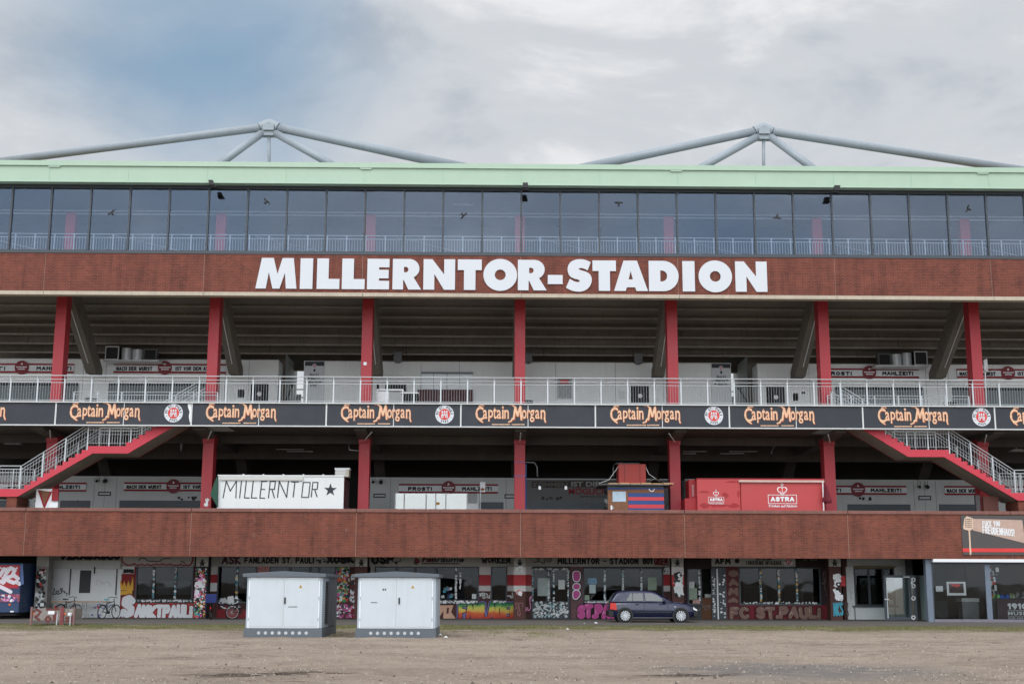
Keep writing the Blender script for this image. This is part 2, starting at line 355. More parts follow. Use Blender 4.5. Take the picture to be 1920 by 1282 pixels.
SHUTD = mat('roller_shutter_dark', (84,92,98), .5, metal=.2, var=.08)
GRP = mat('dark_slot', (24,26,28), .8, var=.1)
PLAST = mat('white_plaster', (226,230,230), .8, var=.03, scale=2, bump=.1)
NAVY = mat('banner_black', (40,45,54), .55, var=.04, scale=2)
BROWN = mat('brown_wall_paint', (78,46,42), .75, var=.14, scale=2.5)
DRED = mat('dark_red_paint', (140,26,36), .65, var=.12, scale=3)
ORED = mat('stripe_red', (170,32,40), .6, var=.1, scale=4)
OWHT = mat('stripe_white', (206,204,202), .7, var=.08, scale=4)
OFFW = mat('fascia_offwhite', (176,174,168), .75, var=.10, scale=3, streak=.2)
DGRY = mat('charcoal_paint', (52,56,58), .6, var=.15, scale=4)
INKB = mat('black_paint', (18,18,20), .6, var=.1)
PINK = mat('pink_spray', (196,78,148), .6, var=.10, scale=6)
PINKL = mat('pink_pale_spray', (228,150,190), .6)
GOLDY = mat('yellow_spray', (222,168,52), .6, var=.08)
TAN = mat('tan_spray', (206,164,138), .6, var=.1)
BRNG = mat('brown_spray', (122,92,82), .6, var=.12, scale=5)
BRNL = mat('brown_light_spray', (170,145,130), .6)
CYAN = mat('turquoise_spray', (60,150,170), .6)
LILAC = mat('lilac_spray', (130,128,190), .6)
PAPER = mat('paper', (208,214,212), .7, var=.05, scale=12)
PAPERG = mat('paper_green', (150,168,150), .7, var=.35, scale=14)
SIGNM = mat('sign_board', (220,226,230), .5, var=.05)
MAROON = mat('maroon_badge', (122,22,40), .5, var=.08)
CREAM = mat('gold_lettering', (228,184,150), .5, var=.18, scale=7)
RUST = mat('gold_shadow', (150,72,44), .5, var=.1)
CRSR = mat('crest_red', (206,58,52), .5)
ASPH = mat('asphalt', (92,88,84), .95, var=.14, scale=1.5, bump=.5, bscale=60)
CAB = mat('cabinet_white', (196,205,212), .42, var=.03, scale=1.6, streak=.10, dirt=(150,148,140))
CABG = mat('cabinet_grey', (90,99,108), .55, var=.08, scale=2, streak=.25, dirt=(110,100,90))
CABS = mat('cabinet_side', (168,180,190), .5, var=.03)
TRED = mat('trailer_red', (186,66,68), .45, var=.06, scale=.8)
TREDD = mat('trailer_red_worn', (160,30,38), .5, var=.1, scale=2)
WOOD = mat('brown_wood', (124,84,58), .7, var=.2, scale=5)
WOODP = mat('pale_board', (186,148,110), .7, var=.15, scale=5)
BLUEP = mat('blue_stripe', (34,70,130), .55, var=.06)
REDP = mat('red_stripe', (200,56,66), .55, var=.06)
GREEN = mat('green_tarp', (36,78,62), .7, var=.12, bump=.3, bscale=8)
TARP = mat('grey_tarp', (110,116,120), .7, var=.12, bump=.4, bscale=6)
RUBBER = mat('rubber', (20,20,21), .85, var=.1)
CHROME = mat('hubcap_silver', (190,194,198), .3, metal=.7, var=.03)
CARB = mat('car_navy', (20,27,60), .2, metal=.0, var=.03, coat=.35)
CARK = mat('car_black_trim', (20,21,24), .55, var=.08)
TAILR = mat('tail_lamp_red', (196,40,30), .25, var=.05, coat=.5)
ORNG = mat('orange_reflector', (226,110,40), .4)
NIGHT = mat('trailer_blue', (38,62,98), .5, var=.1)
GLU = glass_mat('upper_glazing', (.86,.89,.92), .014, rtint=(.62,.74,.92))
GLS = glass_mat('shop_glass', (.42,.44,.45), -.018, rtint=(.75,.78,.8))
GLM = glass_mat('museum_glass', (.85,.87,.87), -.022, rtint=(.8,.82,.84))
GLC = glass_mat('car_glass', (.16,.19,.18), .08)
GLB = glass_mat('pale_glass', (.62,.70,.70), .12)
INTR = mat('dim_interior', (74,70,66), .9, var=.25, scale=1.5)
INTB = mat('interior_blue_grey', (96,104,112), .85, var=.2, scale=.7)

# ------------------------------------------------------------------ ground
def ground_mat():
    m = bpy.data.materials.new('dirt_and_grit'); m.use_nodes = True
    n, l = m.node_tree.nodes, m.node_tree.links; b = n['Principled BSDF']; b.inputs['Roughness'].default_value = .97; b.inputs['Specular IOR Level'].default_value = .15
    g = n.new('ShaderNodeNewGeometry')
    def ns(sc, det=6, ro=.6, dist=0, mp=None):
        t = n.new('ShaderNodeTexNoise'); t.inputs['Scale'].default_value = sc; t.inputs['Detail'].default_value = det; t.inputs['Roughness'].default_value = ro; t.inputs['Distortion'].default_value = dist
        if mp:
            q = n.new('ShaderNodeMapping'); q.inputs['Scale'].default_value = mp; l.new(g.outputs['Position'], q.inputs[0]); l.new(q.outputs[0], t.inputs['Vector'])
        else: l.new(g.outputs['Position'], t.inputs['Vector'])
        return t.outputs['Fac']
    def mr(src, a, b_, c=0., d=1.):
        q = n.new('ShaderNodeMapRange'); q.interpolation_type = 'SMOOTHSTEP'
        for i, v in zip((1,2,3,4), (a,b_,c,d)): q.inputs[i].default_value = v
        l.new(src, q.inputs[0]); return q.outputs[0]
    def mix(f, a, b_):
        q = n.new('ShaderNodeMixRGB')
        for i, v in enumerate((f, a, b_)):
            if isinstance(v, tuple): q.inputs[i].default_value = (*v, 1)
            else: l.new(v, q.inputs[i])
        return q.outputs[0]
    def mul(a, b_):
        q = n.new('ShaderNodeMath'); q.operation = 'MULTIPLY'; l.new(a, q.inputs[0]); l.new(b_, q.inputs[1]) ; return q.outputs[0]
    c = mix(mr(ns(.22,5,.6,0,(1,2.2,1)), .35, .65), lin((174,159,145)), lin((140,127,115)))
    c = mix(mr(ns(2.2,8,.7), .35, .7), c, lin((168,152,137)))
    c = mix(mr(ns(26,3,.7), .56, .72), c, lin((100,88,79)))
    c = mix(mr(ns(5,9,.85), .50, .66, 0., .8), c, lin((112,100,90)))
    c = mix(mr(ns(38,2,.7), .60, .72), c, lin((186,176,166)))
    c = mix(mr(ns(14,2,.6), .64, .72, 0., .8), c, lin((178,168,157)))
    # trodden dark streaks: damp soil in wheel ruts
    st = mul(mr(ns(.55,9,.72,.8,(.5,1.4,1)), .56, .68), mr(ns(1.7,8,.7), .36, .56, 0., .85))
    c = mix(st, c, lin((98,86,76)))
    sp = n.new('ShaderNodeSeparateXYZ'); l.new(g.outputs['Position'], sp.inputs[0])
    def spot(x, y, rx, ry):
        a = n.new('ShaderNodeMapping'); a.inputs['Location'].default_value = (-x/rx, -y/ry, 0); a.inputs['Scale'].default_value = (1/rx, 1/ry, 0); l.new(g.outputs['Position'], a.inputs[0])
        q = n.new('ShaderNodeVectorMath'); q.operation = 'LENGTH'; l.new(a.outputs[0], q.inputs[0]); return mr(q.outputs['Value'], .35, 1.15, 1., 0.)
    old = mul(spot(5.2, 27.8, 3.8, 3.6), mr(ns(1.3,8,.72,.6,(.6,1.6,1)), .36, .50, 0., .9))   # old asphalt showing through
    c = mix(old, c, lin((122,118,116)))
    for x, y, rx, ry in ((2.6,26.6,1.3,.7),(-6.2,26.5,1.6,.8),(-4.2,26.8,1.4,.45)):
        c = mix(mul(spot(x, y, rx, ry), mr(ns(2.4,7,.7,1.2), .38, .52, 0., 1.)), c, lin((74,65,58)))
    # thin grass and moss along the kerb
    ye = n.new('ShaderNodeMath'); ye.operation = 'SUBTRACT'; l.new(sp.outputs[1], ye.inputs[0]); ye.inputs[1].default_value = 48.5
    gm = mul(mr(ye.outputs[0], 0, 5), mr(ns(.9,8,.7,.5,(.5,1.6,1)), .30, .54, 0., .92))
    c = mix(gm, c, lin((98,98,60)))
    l.new(c, b.inputs['Base Color'])
    bp = n.new('ShaderNodeBump'); bp.inputs['Strength'].default_value = 1.; bp.inputs['Distance'].default_value = .06
    l.new(ns(11,9,.8), bp.inputs['Height']); l.new(bp.outputs[0], b.inputs['Normal'])
    return m
GM = ground_mat()
def gz(x, y):
    if not (-38 < x < 38 and 19 < y < 57.5): return 0.
    fade = min(1, (38-abs(x))/4, (y-19)/3, (57.5-y)/3)
    v = noise.fractal(Vector((x*.35, y*.5, 3)), 1., 2., 4)*.07 + noise.noise(Vector((x*2.2, y*2.6, 9)))*.02
    for c0, sl in ((27.2,.03),(28.7,.03),(33.5,-.05),(35.1,-.05),(41.5,.02),(43.2,.02)):     # wheel ruts
        d = (y-(c0+sl*x+.5*noise.noise(Vector((x*.12, c0, 0)))))/.22
        if abs(d) < 3: v -= .035*math.exp(-d*d)*(.6+.6*noise.noise(Vector((x*.4, c0, 4))))
    return fade*(v-.01)
gx = [-1500,-600,-200,-90,-55]+[-38+.3*i for i in range(254)]+[40,55,90,200,600,1500]
gy = [-1500,-500,-100,-20,5,14,19]+[19.3+.14*i for i in range(274)]+[58.2,90,160,400,1000,3000]
mb = MB(); mb.v = [(x, y, gz(x, y)) for y in gy for x in gx]; nx = len(gx)
for j in range(len(gy)-1):
    for i in range(nx-1): mb.f.append((j*nx+i, j*nx+i+1, (j+1)*nx+i+1, (j+1)*nx+i)); mb.m.append(0)
tag(mb.build('ground', GM, smooth=True), kind='structure')
# asphalt strip with a ragged kerb edge in front of the building
mb = MB(); N = 260
for i in range(N):
    xa, xb = -60+120*i/N, -60+120*(i+1)/N
    e = lambda x: 57.4+noise.fractal(Vector((x*.6, 0, 0)), 1, 2, 4)*.5-(.9 if x > 15 else 0)*0
    mb.face([(xa,e(xa),.03),(xb,e(xb),.03),(xb,90,.03),(xa,90,.03)]); mb.face([(xa,e(xa)-.02,-.05),(xb,e(xb)-.02,-.05),(xb,e(xb),.03),(xa,e(xa),.03)])
tag(mb.build('pavement', ASPH), kind='structure')
mb = MB(); rd = random.Random(3)
for k in range(21000):
    y = 23+34*rd.random()**1.25; x = rd.uniform(-.43*y-2, .43*y+2)
    if noise.noise(Vector((x*.5, y*.5, 5))) < -.12 and rd.random() < .85: continue
    r = rd.uniform(.006, .021)*(2.3 if rd.random() < .07 else 1); z = gz(x, y)
    a = rd.random()*6.3; v = [(x+r*math.cos(a+q*1.57)*rd.uniform(.7,1.3), y+r*math.sin(a+q*1.57)*rd.uniform(.7,1.3), z-.003) for q in range(4)]; top = (x, y, z+r*rd.uniform(.6,1.1))
    i = len(mb.v); mb.v += v+[top]; q = (0 if rd.random() < .35 else (1 if rd.random() < .6 else 2)) if r < .022 else rd.choice((1,1,2))
    for w in range(4): mb.f.append((i+w, i+(w+1) % 4, i+4)); mb.m.append(q)
tag(mb.build('gravel', [mat('pebble_pale', (188,178,166), .9), mat('pebble_mid', (150,138,126), .9), mat('pebble_dark', (90,80,72), .9)]), kind='stuff', label='small loose pebbles scattered over the dirt')
mb = MB(); rd = random.Random(5)
def blade(x, y, z, h):
    a = rd.random()*6.3; w = .006; lx, ly = rd.uniform(-.03,.03), rd.uniform(-.03,.03)
    mb.face([(x-w*math.cos(a), y-w*math.sin(a), z-.005),(x+w*math.cos(a), y+w*math.sin(a), z-.005),(x+lx, y+ly, z+h)], rd.randrange(3))
for k in range(70000):
    x = rd.uniform(-27, 27); y = rd.gauss(55.2, 1.7)
    if y > 58.2 or y < 47: continue
    d = noise.fractal(Vector((x*.33, y*.8, 1)), 1, 2, 4)
    if d < -.06-.18*math.exp(-((x-5.0)/3.0)**2): continue
    blade(x, y, gz(x, y), rd.uniform(.025, .08))
for cx in (-7.6, -4.0, -.2):            # longer tufts beside the cabinets
    for k in range(2600):
        x = rd.gauss(cx, .9); y = rd.uniform(44.6, 50)
        if noise.noise(Vector((x, y, 2))) > -.1: blade(x, y, gz(x, y), rd.uniform(.02, .08))
tag(mb.build('grass', [mat('grass_green', (92,104,52), .8), mat('grass_dry', (140,132,84), .8), mat('grass_olive', (74,82,46), .8)]), kind='stuff', label='thin patchy grass along the edge of the asphalt')

# ------------------------------------------------------------------ STADIUM
ST = thing('stadium', 'brick and concrete football stadium with red columns and a long glazed upper storey', 'stadium', (0, 66, 0))
K = range(-4, 5)
# upper brick band, lower brick band, with pale sealed joints
for name, m, y0, y1, z0, z1, ja in (('upper_brick_band', BRICK_U, 63.3, 63.62, 16.17, 18.14, -.038), ('lower_brick_band', BRICK_L, 63.08, 63.42, 3.04, 5.18, -.015)):
    MB().box(-32, 32, y0+.012, y1-.01, z0+.01, z1-.01).build('joint_sealant', mat('sealant', (160,142,128), .8), ST)
    for k in range(-4, 4): MB().box(8*k+ja+.010, 8*k+8+ja-.010, y0, y1, z0, z1).build(name, m, ST)
for k in range(-4, 4):
    MB().box(8*k+.01, 8*k+7.99, 63.24, 63.7, 15.98, 16.168).build('concrete_lip', CONCL, ST)
    MB().box(8*k+.01, 8*k+7.985, 63.02, 63.5, 5.183, 5.35).build('parapet_coping', mat('coping', (128,88,80), .8, var=.2, scale=2, streak=.4, dirt=(80,60,56)), ST, bevel=.012)
MB().box(-32, 32, 63.27, 63.75, 18.143, 18.30).build('window_sill', DARKF, ST)
# glazed upper storey
MB().box(-32, 32, 63.46, 63.60, 21.63, 21.80).box(-32, 32, 63.44, 63.58, 18.303, 18.36).build('window_frame', DARKF, ST)
for n in range(-16, 17): MB().box(2*n-.045, 2*n+.045, 63.42, 63.58, 18.36, 21.63).build('mullion', DARKF, ST)
PANES = {}
for n in range(-16, 16):
    _q = random.Random(n); _a, _b = _q.uniform(-.014,.014), _q.uniform(-.010,.010)      # every pane sits slightly out of true
    _v = [(2*n+.05+1.9*i, 63.50+_a*(i-.5)+_b*(j-.5)+.012*k, 18.362+3.266*j) for k in (0,1) for i, j in ((0,0),(1,0),(1,1),(0,1))]
    _m = MB(); _m.v = _v; _m.f = [(0,1,2,3),(7,6,5,4),(0,4,5,1),(1,5,6,2),(2,6,7,3),(3,7,4,0)]; _m.m = [0]*6; PANES[n] = _m.build('window_pane', GLU, ST)
for px, py, a, fl in ((209,399,.7,1),(500,378,-.7,1),(869,404,-2.3,1),(1160,381,0,1),(1457,408,3.0,-1),(1815,392,1.2,1)):
    x, z = P(px, py, 63.49); pts = [(-.22,.06),(-.1,.07),(0,.05),(.1,.07),(.24,.02),(.2,-.01),(.08,-.01),(.04,-.04),(.05,-.17),(0,-.14),(-.05,-.17),(-.04,-.04),(-.08,-.01),(-.18,.0)]
    c, s = math.cos(a), math.sin(a)
    MB().prism([(x+(c*u*fl-s*v), z+(s*u*fl+c*v)) for u, v in pts], 63.470, 63.478).build('bird_decal', INKB, PANES[int(x//2)])
# interior of the upper storey
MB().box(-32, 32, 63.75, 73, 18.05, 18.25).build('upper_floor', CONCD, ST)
MB().box(-32, 32, 72.4, 72.8, 18.25, 22.5).build('upper_back_wall', INTB, ST)
MB().prismx([(62.85,22.62),(84,24.4),(84,24.6),(62.85,22.78)], -32, 32).build('roof', mat('roof_sheet', (120,130,124), .6), ST)
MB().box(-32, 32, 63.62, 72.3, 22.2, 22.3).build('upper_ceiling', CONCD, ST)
for k in K: MB().box(8*k-.26, 8*k+.26, 66.5, 67.1, 18.25, 21.2).build('upper_column', mat('red_upper', (206,64,76), .55), ST)
mb = MB()
for z in (21.34, 21.16): mb.tube([(-32,66.6,z),(32,66.6,z)], .035, 6)
for k in range(-4, 4):
    mb.tube([(8*k+4.0-3,71,21.2),(8*k+6.5,71,19.9)], .02, 6)
mb.box(-3.6, -2.5, 66, 66.1, 21.62, 21.7)
mb.build('ceiling_pipes', WHT, ST)
mb = MB()
for x in range(-32, 33): mb.box(x-.028, x+.028, 64.27, 64.33, 18.25, 19.42)
for z in (19.42, 19.24, 18.36): mb.tube([(-32,64.3,z),(32,64.3,z)], .022, 6)
x = -32
while x < 32: x += 1/7; mb.box(x-.009, x+.009, 64.29, 64.308, 18.36, 19.24)
tag(mb.build('window_railing', mat('railing_bright', (222,226,230), .4), None), 'pale steel railing with thin balusters behind the upper window band', 'railing')
# mint green roof edge
mb = MB(); mb.box(-32, 32, 62.9, 63.42, 21.80, 22.60); mb.box(-32, 32, 62.80, 63.42, 22.603, 22.86); mb.box(-32, 32, 62.86, 63.3, 21.75, 21.797)
for k in range(-8, 9): mb.box(4*k-.008, 4*k+.008, 62.888, 62.91, 21.80, 22.60, 1)
mb.build('roof_fascia', [MINT, mat('mint_joint', (150,190,160), .6)], ST)
for px in (101, 686, 1268, 1843):
    x, _ = P(px, 318, 62.8); MB().prism([(x-.33,22.603),(x-.26,22.52),(x+.26,22.52),(x+.33,22.603)], 62.82, 62.898).build('fascia_outlet', MINT, ST)
for (px, py), wd, lab in (((398,345),-1,'black floodlight on the mint roof edge, left of the white lettering'),((985,350),0,'black floodlight on the mint roof edge, in the middle above the lettering'),((1567,355),1,'black floodlight on the mint roof edge, right of the lettering')):
    x, z = P(px, py, 62.5); t = thing('floodlight', lab, 'floodlight', (x,62.5,z), 'floodlights along the roof edge')
    MB().prism([(x-.13+.05*wd,z+.17),(x+.13+.09*wd,z+.17),(x+.13,z-.1),(x-.13,z-.1)], 62.35, 62.6).build('housing', BLK, t, bevel=.01)
    MB().box(x-.13-.04*wd, x+.17-.04*wd, 62.45, 62.86, z-.17, z-.103).build('bracket', BLK, t)
# big letters: flat 3 cm aluminium letters on the brick
GL = {'M':[[(0,0),(34,0),(42.5,54),(56,0),(79,0),(95.5,52),(100,0),(135,0),(123,100),(86,100),(71,48),(57,100),(18,100)]],'I':[[(0,0),(37,0),(37,100),(0,100)]],
 'L':[[(0,0),(72,0),(72,33),(37,33),(37,100),(0,100)]],'E':[[(0,0),(69,0),(69,28),(37,28),(37,36),(67,36),(67,64),(37,64),(37,72),(69,72),(69,100),(0,100)]],
 'N':[[(0,0),(35,0),(35,51),(66,0),(101,0),(101,100),(66,100),(66,50),(28,100),(0,100)]],'T':[[(20,0),(57,0),(57,65),(77,65),(77,100),(0,100),(0,65),(20,65)]],
 '-':[[(0,0),(48,0),(48,30),(0,30)]],'A':[[(0,0),(38,0),(42,12),(69,12),(73,0),(111,0),(76,100),(32,100)],[(55,66),(62,38),(48,38)]]}
def arc(cx, cy, rx, ry, a0, a1, n=16): return [(cx+rx*math.cos(R_(a0+(a1-a0)*i/n)), cy+ry*math.sin(R_(a0+(a1-a0)*i/n))) for i in range(n+1)]
GL['O'] = [arc(52.5,50,52.5,52.5,0,360,40)[:-1], arc(52.5,50,17,17.5,0,360,28)[:-1]]
GL['D'] = [[(0,0),(44,0)]+arc(46,50,50,50,-90,90,20)+[(0,100)], [(37,32),(40,32)]+arc(42,50,17,18,-90,90,12)+[(37,68)]]
GL['R'] = [[(0,0),(35,0),(35,31),(37,31),(52,0),(94,0),(69,40)]+arc(54,68.5,33.5,31.5,-50,90,18)+[(0,100)], [(37,56),(41,56)]+arc(43,65,8.5,9,-90,90,8)+[(37,74)]]
Sp = [(1530,145),(1490,125),(1440,103),(1370,85),(1300,79),(1220,84),(1140,108),(1075,150),(1030,215),(1012,290),(1018,360),(1045,430),(1090,478),(1160,510),(1240,528),(1275,545),(1285,562),(1268,580),(1230,588),(1170,574),(1110,545),(1062,515),(975,712),(1040,748),(1120,780),(1200,795),(1290,797),(1380,778),(1455,735),(1510,670),(1545,590),(1552,510),(1530,440),(1485,390),(1420,355),(1350,335),(1290,318),(1265,300),(1270,283),(1300,272),(1350,278),(1410,300),(1460,328)]
GL['S'] = [[((x-975)/6.72, (775-y)/6.72) for x, y in Sp]]
SIGN = thing('stadium_sign', 'huge white block capitals spelling the stadium name on the upper brick band', 'sign', (0,63.2,16.4))
def glyph(ch, x0, x1, z0, z1, y0, th, parent):
    polys = GL[ch]; X0 = min(p[0] for p in polys[0]); X1 = max(p[0] for p in polys[0])
    cu = bpy.data.curves.new('g', 'CURVE'); cu.dimensions = '2D'; cu.fill_mode = 'BOTH'; cu.extrude = .5
    for pl in polys:
        sp = cu.splines.new('POLY'); sp.points.add(len(pl)-1); sp.use_cyclic_u = True
        for q, (a, b) in zip(sp.points, pl): q.co = (a, b, 0, 1)
    vs, fs = mesh_from_curve(cu); mb = MB()
    for v in vs: mb.v.append((x0+(v.x-X0)/(X1-X0)*(x1-x0), y0-(v.z+.5)*th, z0+v.y/100*(z1-z0)))
    for f in fs: mb.f.append(f); mb.m.append(0)
    return mb.build('letter', LETW, parent)
L = [('M',480,557),('I',563,586.6),('L',594.5,637),('L',641.5,684.2),('E',688.7,730),('R',736.3,790),('N',794,853.3),('T',858.3,903.3),('O',906.3,969.5),('R',971,1025),('-',1027,1055),('S',1061,1109.6),('T',1111,1155),('A',1151,1214.5),('D',1216.4,1272.3),('I',1279.6,1302.5),('O',1309.6,1372.3),('N',1378.6,1438)]
for ch, a, b in L:
    tt = (a-480)/(1438-480); ty, by = 484+7*tt, 541.3+6.4*tt
    x0, x1, z0, z1 = RC(a, ty, b, by, 63.27)
    if ch == '-': zc = z1-z0; z0, z1 = z0+zc*.21, z0+zc*(.21+1.0); 
    glyph(ch, x0, x1, z0, z1 if ch != '-' else z1, 63.285, .05, SIGN)
# columns
for k in K:
    MB().box(8*k-.275, 8*k+.275, 66.02, 66.78, 10.56, 17.9).build('column', RED, ST, bevel=.01)
    MB().box(8*k-.275, 8*k+.275, 66.02, 66.78, 4.2, 8.86).build('column', RED, ST, bevel=.01)
    MB().box(8*k-.30, 8*k+.30, 65.96, 66.84, 8.865, 9.22).build('column_head', RED, ST, bevel=.01)
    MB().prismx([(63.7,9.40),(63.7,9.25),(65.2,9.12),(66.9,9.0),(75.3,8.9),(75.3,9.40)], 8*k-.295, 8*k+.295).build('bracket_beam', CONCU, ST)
    # raking beam under the seats
    MB().prismx([(66.79,17.6),(66.79,16.6),(71.6,13.35),(72.7,13.35),(72.7,13.75),(66.79,18.1)], 8*k-.30, 8*k+.30).build('raking_beam', CONCD, ST, bevel=.02)
    s = -1 if k <= 0 else 1
    mb = MB(); mb.tube([(8*k-.33*s*-1 if False else 8*k+(.02), 67.3, 16.22),(8*k+.02, 70.9, 13.8)], .03, 5)
    mb.build('lamp_strip', ALU, ST)
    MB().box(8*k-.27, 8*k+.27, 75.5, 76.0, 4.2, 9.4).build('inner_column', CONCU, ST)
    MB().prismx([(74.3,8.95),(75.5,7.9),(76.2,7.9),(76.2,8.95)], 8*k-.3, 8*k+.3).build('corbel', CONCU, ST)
# seating underside: precast steps
rd = random.Random(11)
z_n = P(1100, 580, 69.8)[1]
for j in range(-4, 6):
    Y = 69.8+.8*j; zb = z_n-.385*j; mb = MB(); cuts = [-32]
    off = rd.uniform(1, 4)
    if zb+.62 > 18.04: continue
    while cuts[-1] < 32: cuts.append(cuts[-1]+(off if len(cuts) == 1 else rd.choice((2.6, 5.3, 8)))) 
    cuts[-1] = 32
    for a, b in zip(cuts, cuts[1:]):
        segs = [(a, b)]
        if j >= 9:
            for h0, h1 in ((-13.73,-12.26),(12.26,13.79)):
                segs = [q for s0, s1 in segs for q in ((s0, min(s1, h0)), (max(s0, h1), s1)) if q[1] > q[0]+.05]
        for s0, s1 in segs:
            e = rd.uniform(-.008, .008)
            mb.box(s0+.012, s1-.012, Y+e, Y+.16+e, zb, zb+.62); mb.box(s0+.012, s1-.012, Y+.163+e, Y+.97+e, zb+.21, zb+.34); mb.box(s0+.012, s1-.012, Y-.10+e, Y-.002+e, zb-.01, zb+.085, 1)
    mb.build('seating_step', [mat('concrete_riser_%d' % (j % 3), ((104,98,90),(116,110,102),(98,93,86))[j % 3], .92, var=.22, scale=.8, streak=.35, bump=.25), CONC], ST)
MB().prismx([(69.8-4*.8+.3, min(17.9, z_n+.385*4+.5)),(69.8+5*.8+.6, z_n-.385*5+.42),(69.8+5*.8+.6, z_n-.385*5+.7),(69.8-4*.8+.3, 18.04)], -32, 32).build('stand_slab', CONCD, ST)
MB().box(-32, 32, 78.6, 79.1, 14.75, 17.5).build('rear_beam', CONCD, ST)
mb = MB()                                        # dark stand behind the last steps (left open at the two passages)
for a, b in ((-32,-13.73),(-12.26,12.26),(13.79,32)): mb.box(a, b, 75.2, 75.4, 10.5, 15.6)
mb.build('stand_wall', CONCD, ST)
for sx0, sx1 in ((-14.0,-13.735),(-12.255,-12.0),(12.0,12.255),(13.795,14.1)): MB().box(sx0, sx1, 75.4, 80, 10.5, 15.2).build('passage_wall', WHITED, ST)
# gallery deck with openings for the two stairs
SX = [-19.45, 19.75]
mb = MB()
mb.box(-32, 32, 65.8, 80.5, 9.42, 10.54, 0); mb.box(-32, 32, 66.9, 80.4, 10.541, 10.549, 1)
mb.box(-14.6, 15.0, 63.30, 65.797, 9.42, 10.54); mb.box(-32, -22.5, 63.30, 65.797, 9.42, 10.54); mb.box(22.5, 32, 63.30, 65.797, 9.42, 10.54)
mb.box(-22.5, -14.6, 63.30, 63.52, 9.42, 10.54); mb.box(15.0, 22.5, 63.30, 63.52, 9.42, 10.54)
mb.build('gallery_deck', [CONCU, mat('deck_bounce_sheet', (196,194,188), .7, var=.1, scale=1)], ST)  # pale top sheet is unseen, added to bounce light up at the kiosks
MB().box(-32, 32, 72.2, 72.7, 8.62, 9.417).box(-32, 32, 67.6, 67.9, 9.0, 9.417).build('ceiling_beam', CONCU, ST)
MB().box(-32, 32, 63.43, 82, 3.6, 4.18).build('terrace_deck', CONCD, ST)
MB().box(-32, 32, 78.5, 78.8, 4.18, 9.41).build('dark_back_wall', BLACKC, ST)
MB().box(-32, 32, 63.1, 63.29, 10.505, 10.56).box(-32, 32, 63.1, 63.29, 9.36, 9.415).build('edge_rail', ALU, ST)
# pipes and lamps under the gallery
def pipe(name, pts, r, m=GALV, Y=None): MB().tube([(*[P(a, b, y)][0][:1], y, P(a, b, y)[1]) for a, b, y in pts], r, 6).build(name, m, ST, smooth=True)
pipe('waste_pipe', [(738,826,69),(834,826,69),(862,825,69),(868,820,69),(869,810,69)], .045)
pipe('waste_pipe', [(1000,826,69),(1070,826,69),(1074,822,69),(1074,814,69)], .045)
pipe('waste_pipe', [(642,812,69),(643,824,69),(672,826,69)], .045); pipe('waste_pipe', [(654,830,69),(655,843,69),(674,845,69)], .04)
pipe('waste_pipe', [(1482,812,69),(1480,822,69),(1460,832,69),(1450,838,69),(1446,850,69)], .05)
pipe('waste_pipe', [(985,866,72),(1002,867,72),(1007,875,72),(1008,893,72)], .04); pipe('waste_pipe', [(1150,893,72),(1150,872,72),(1156,868,72),(1200,868,72)], .04)
pipe('cable_tray', [(-20,808,68),(90,809,68)], .04); pipe('cable_tray', [(-20,850,74),(60,850,74)], .05); pipe('cable_tray', [(320,821,68),(378,821,68)], .04)
pipe('cable_tray', [(1855,818,68),(1930,818,68)], .04); pipe('cable_tray', [(1880,852,73),(1940,852,73)], .05); pipe('cable_tray', [(1490,851,74),(1540,852,74)], .05); pipe('cable_tray', [(1600,852,74),(1660,852,74)], .05); pipe('cable_tray', [(275,853,74),(340,853,74)], .05)
pipe('cable_tray', [(340,823,68),(340,852,74),(338,853,74)], .06)
for a, b, c in ((518,570,842),(538,588,846),(1280,1325,846),(1367,1420,846),(1280,1305,850),(1350,1395,850)): pipe('tube_lamp', [(a,c,72),(b,c,72)], .03, WHT)
for px, py in ((25,811),(1905,825)):
    x, z = P(px, py, 70); MB().tube([(x,70,z),(x,70,z-.55)], .04, 6).prism([(x-.45,z-.62),(x+.5,z-.62),(x+.2,z-.5),(x-.2,z-.5)], 69.8, 70.2).build('hanging_lamp', GALV, ST)
for k in (-3,-2,-1,0,1,2,3):
    x = 8*k+(.0 if abs(k) < 1 else -.3*(1 if k > 0 else -1)); MB().tube([(x-.25*(1 if k>0 else -1)*(k != 0), 64.0, 9.2),(x+.25*(1 if k>0 else -1)*(k != 0), 65.6, 8.98)], .03, 5).build('small_lamp', WHT, ST)

# gallery railing
t = thing('gallery_railing', 'long galvanised railing with thin balusters above the row of black banners', 'railing', (0,63.4,10.55))
mb = MB()
for y, z, r in ((63.32,11.88,.024),(63.40,11.70,.02),(63.40,11.54,.018),(63.40,10.66,.016)): mb.tube([(-32,y,z),(32,y,z)], r, 6)
mb.build('rail', GALV, t)
for n in range(-24, 25): x = n*4/3; MB().box(x-.035, x+.035, 63.37, 63.43, 10.56, 11.74).box(x-.012, x+.012, 63.31, 63.38, 11.735, 11.88).build('post', GALV, t)
mb = MB(); x = -32
while x < 32: x += 4/30; mb.box(x-.0038, x+.0038, 63.396, 63.404, 10.66, 11.54)
mb.build('balusters', GALV, t)['kind'] = 'stuff'

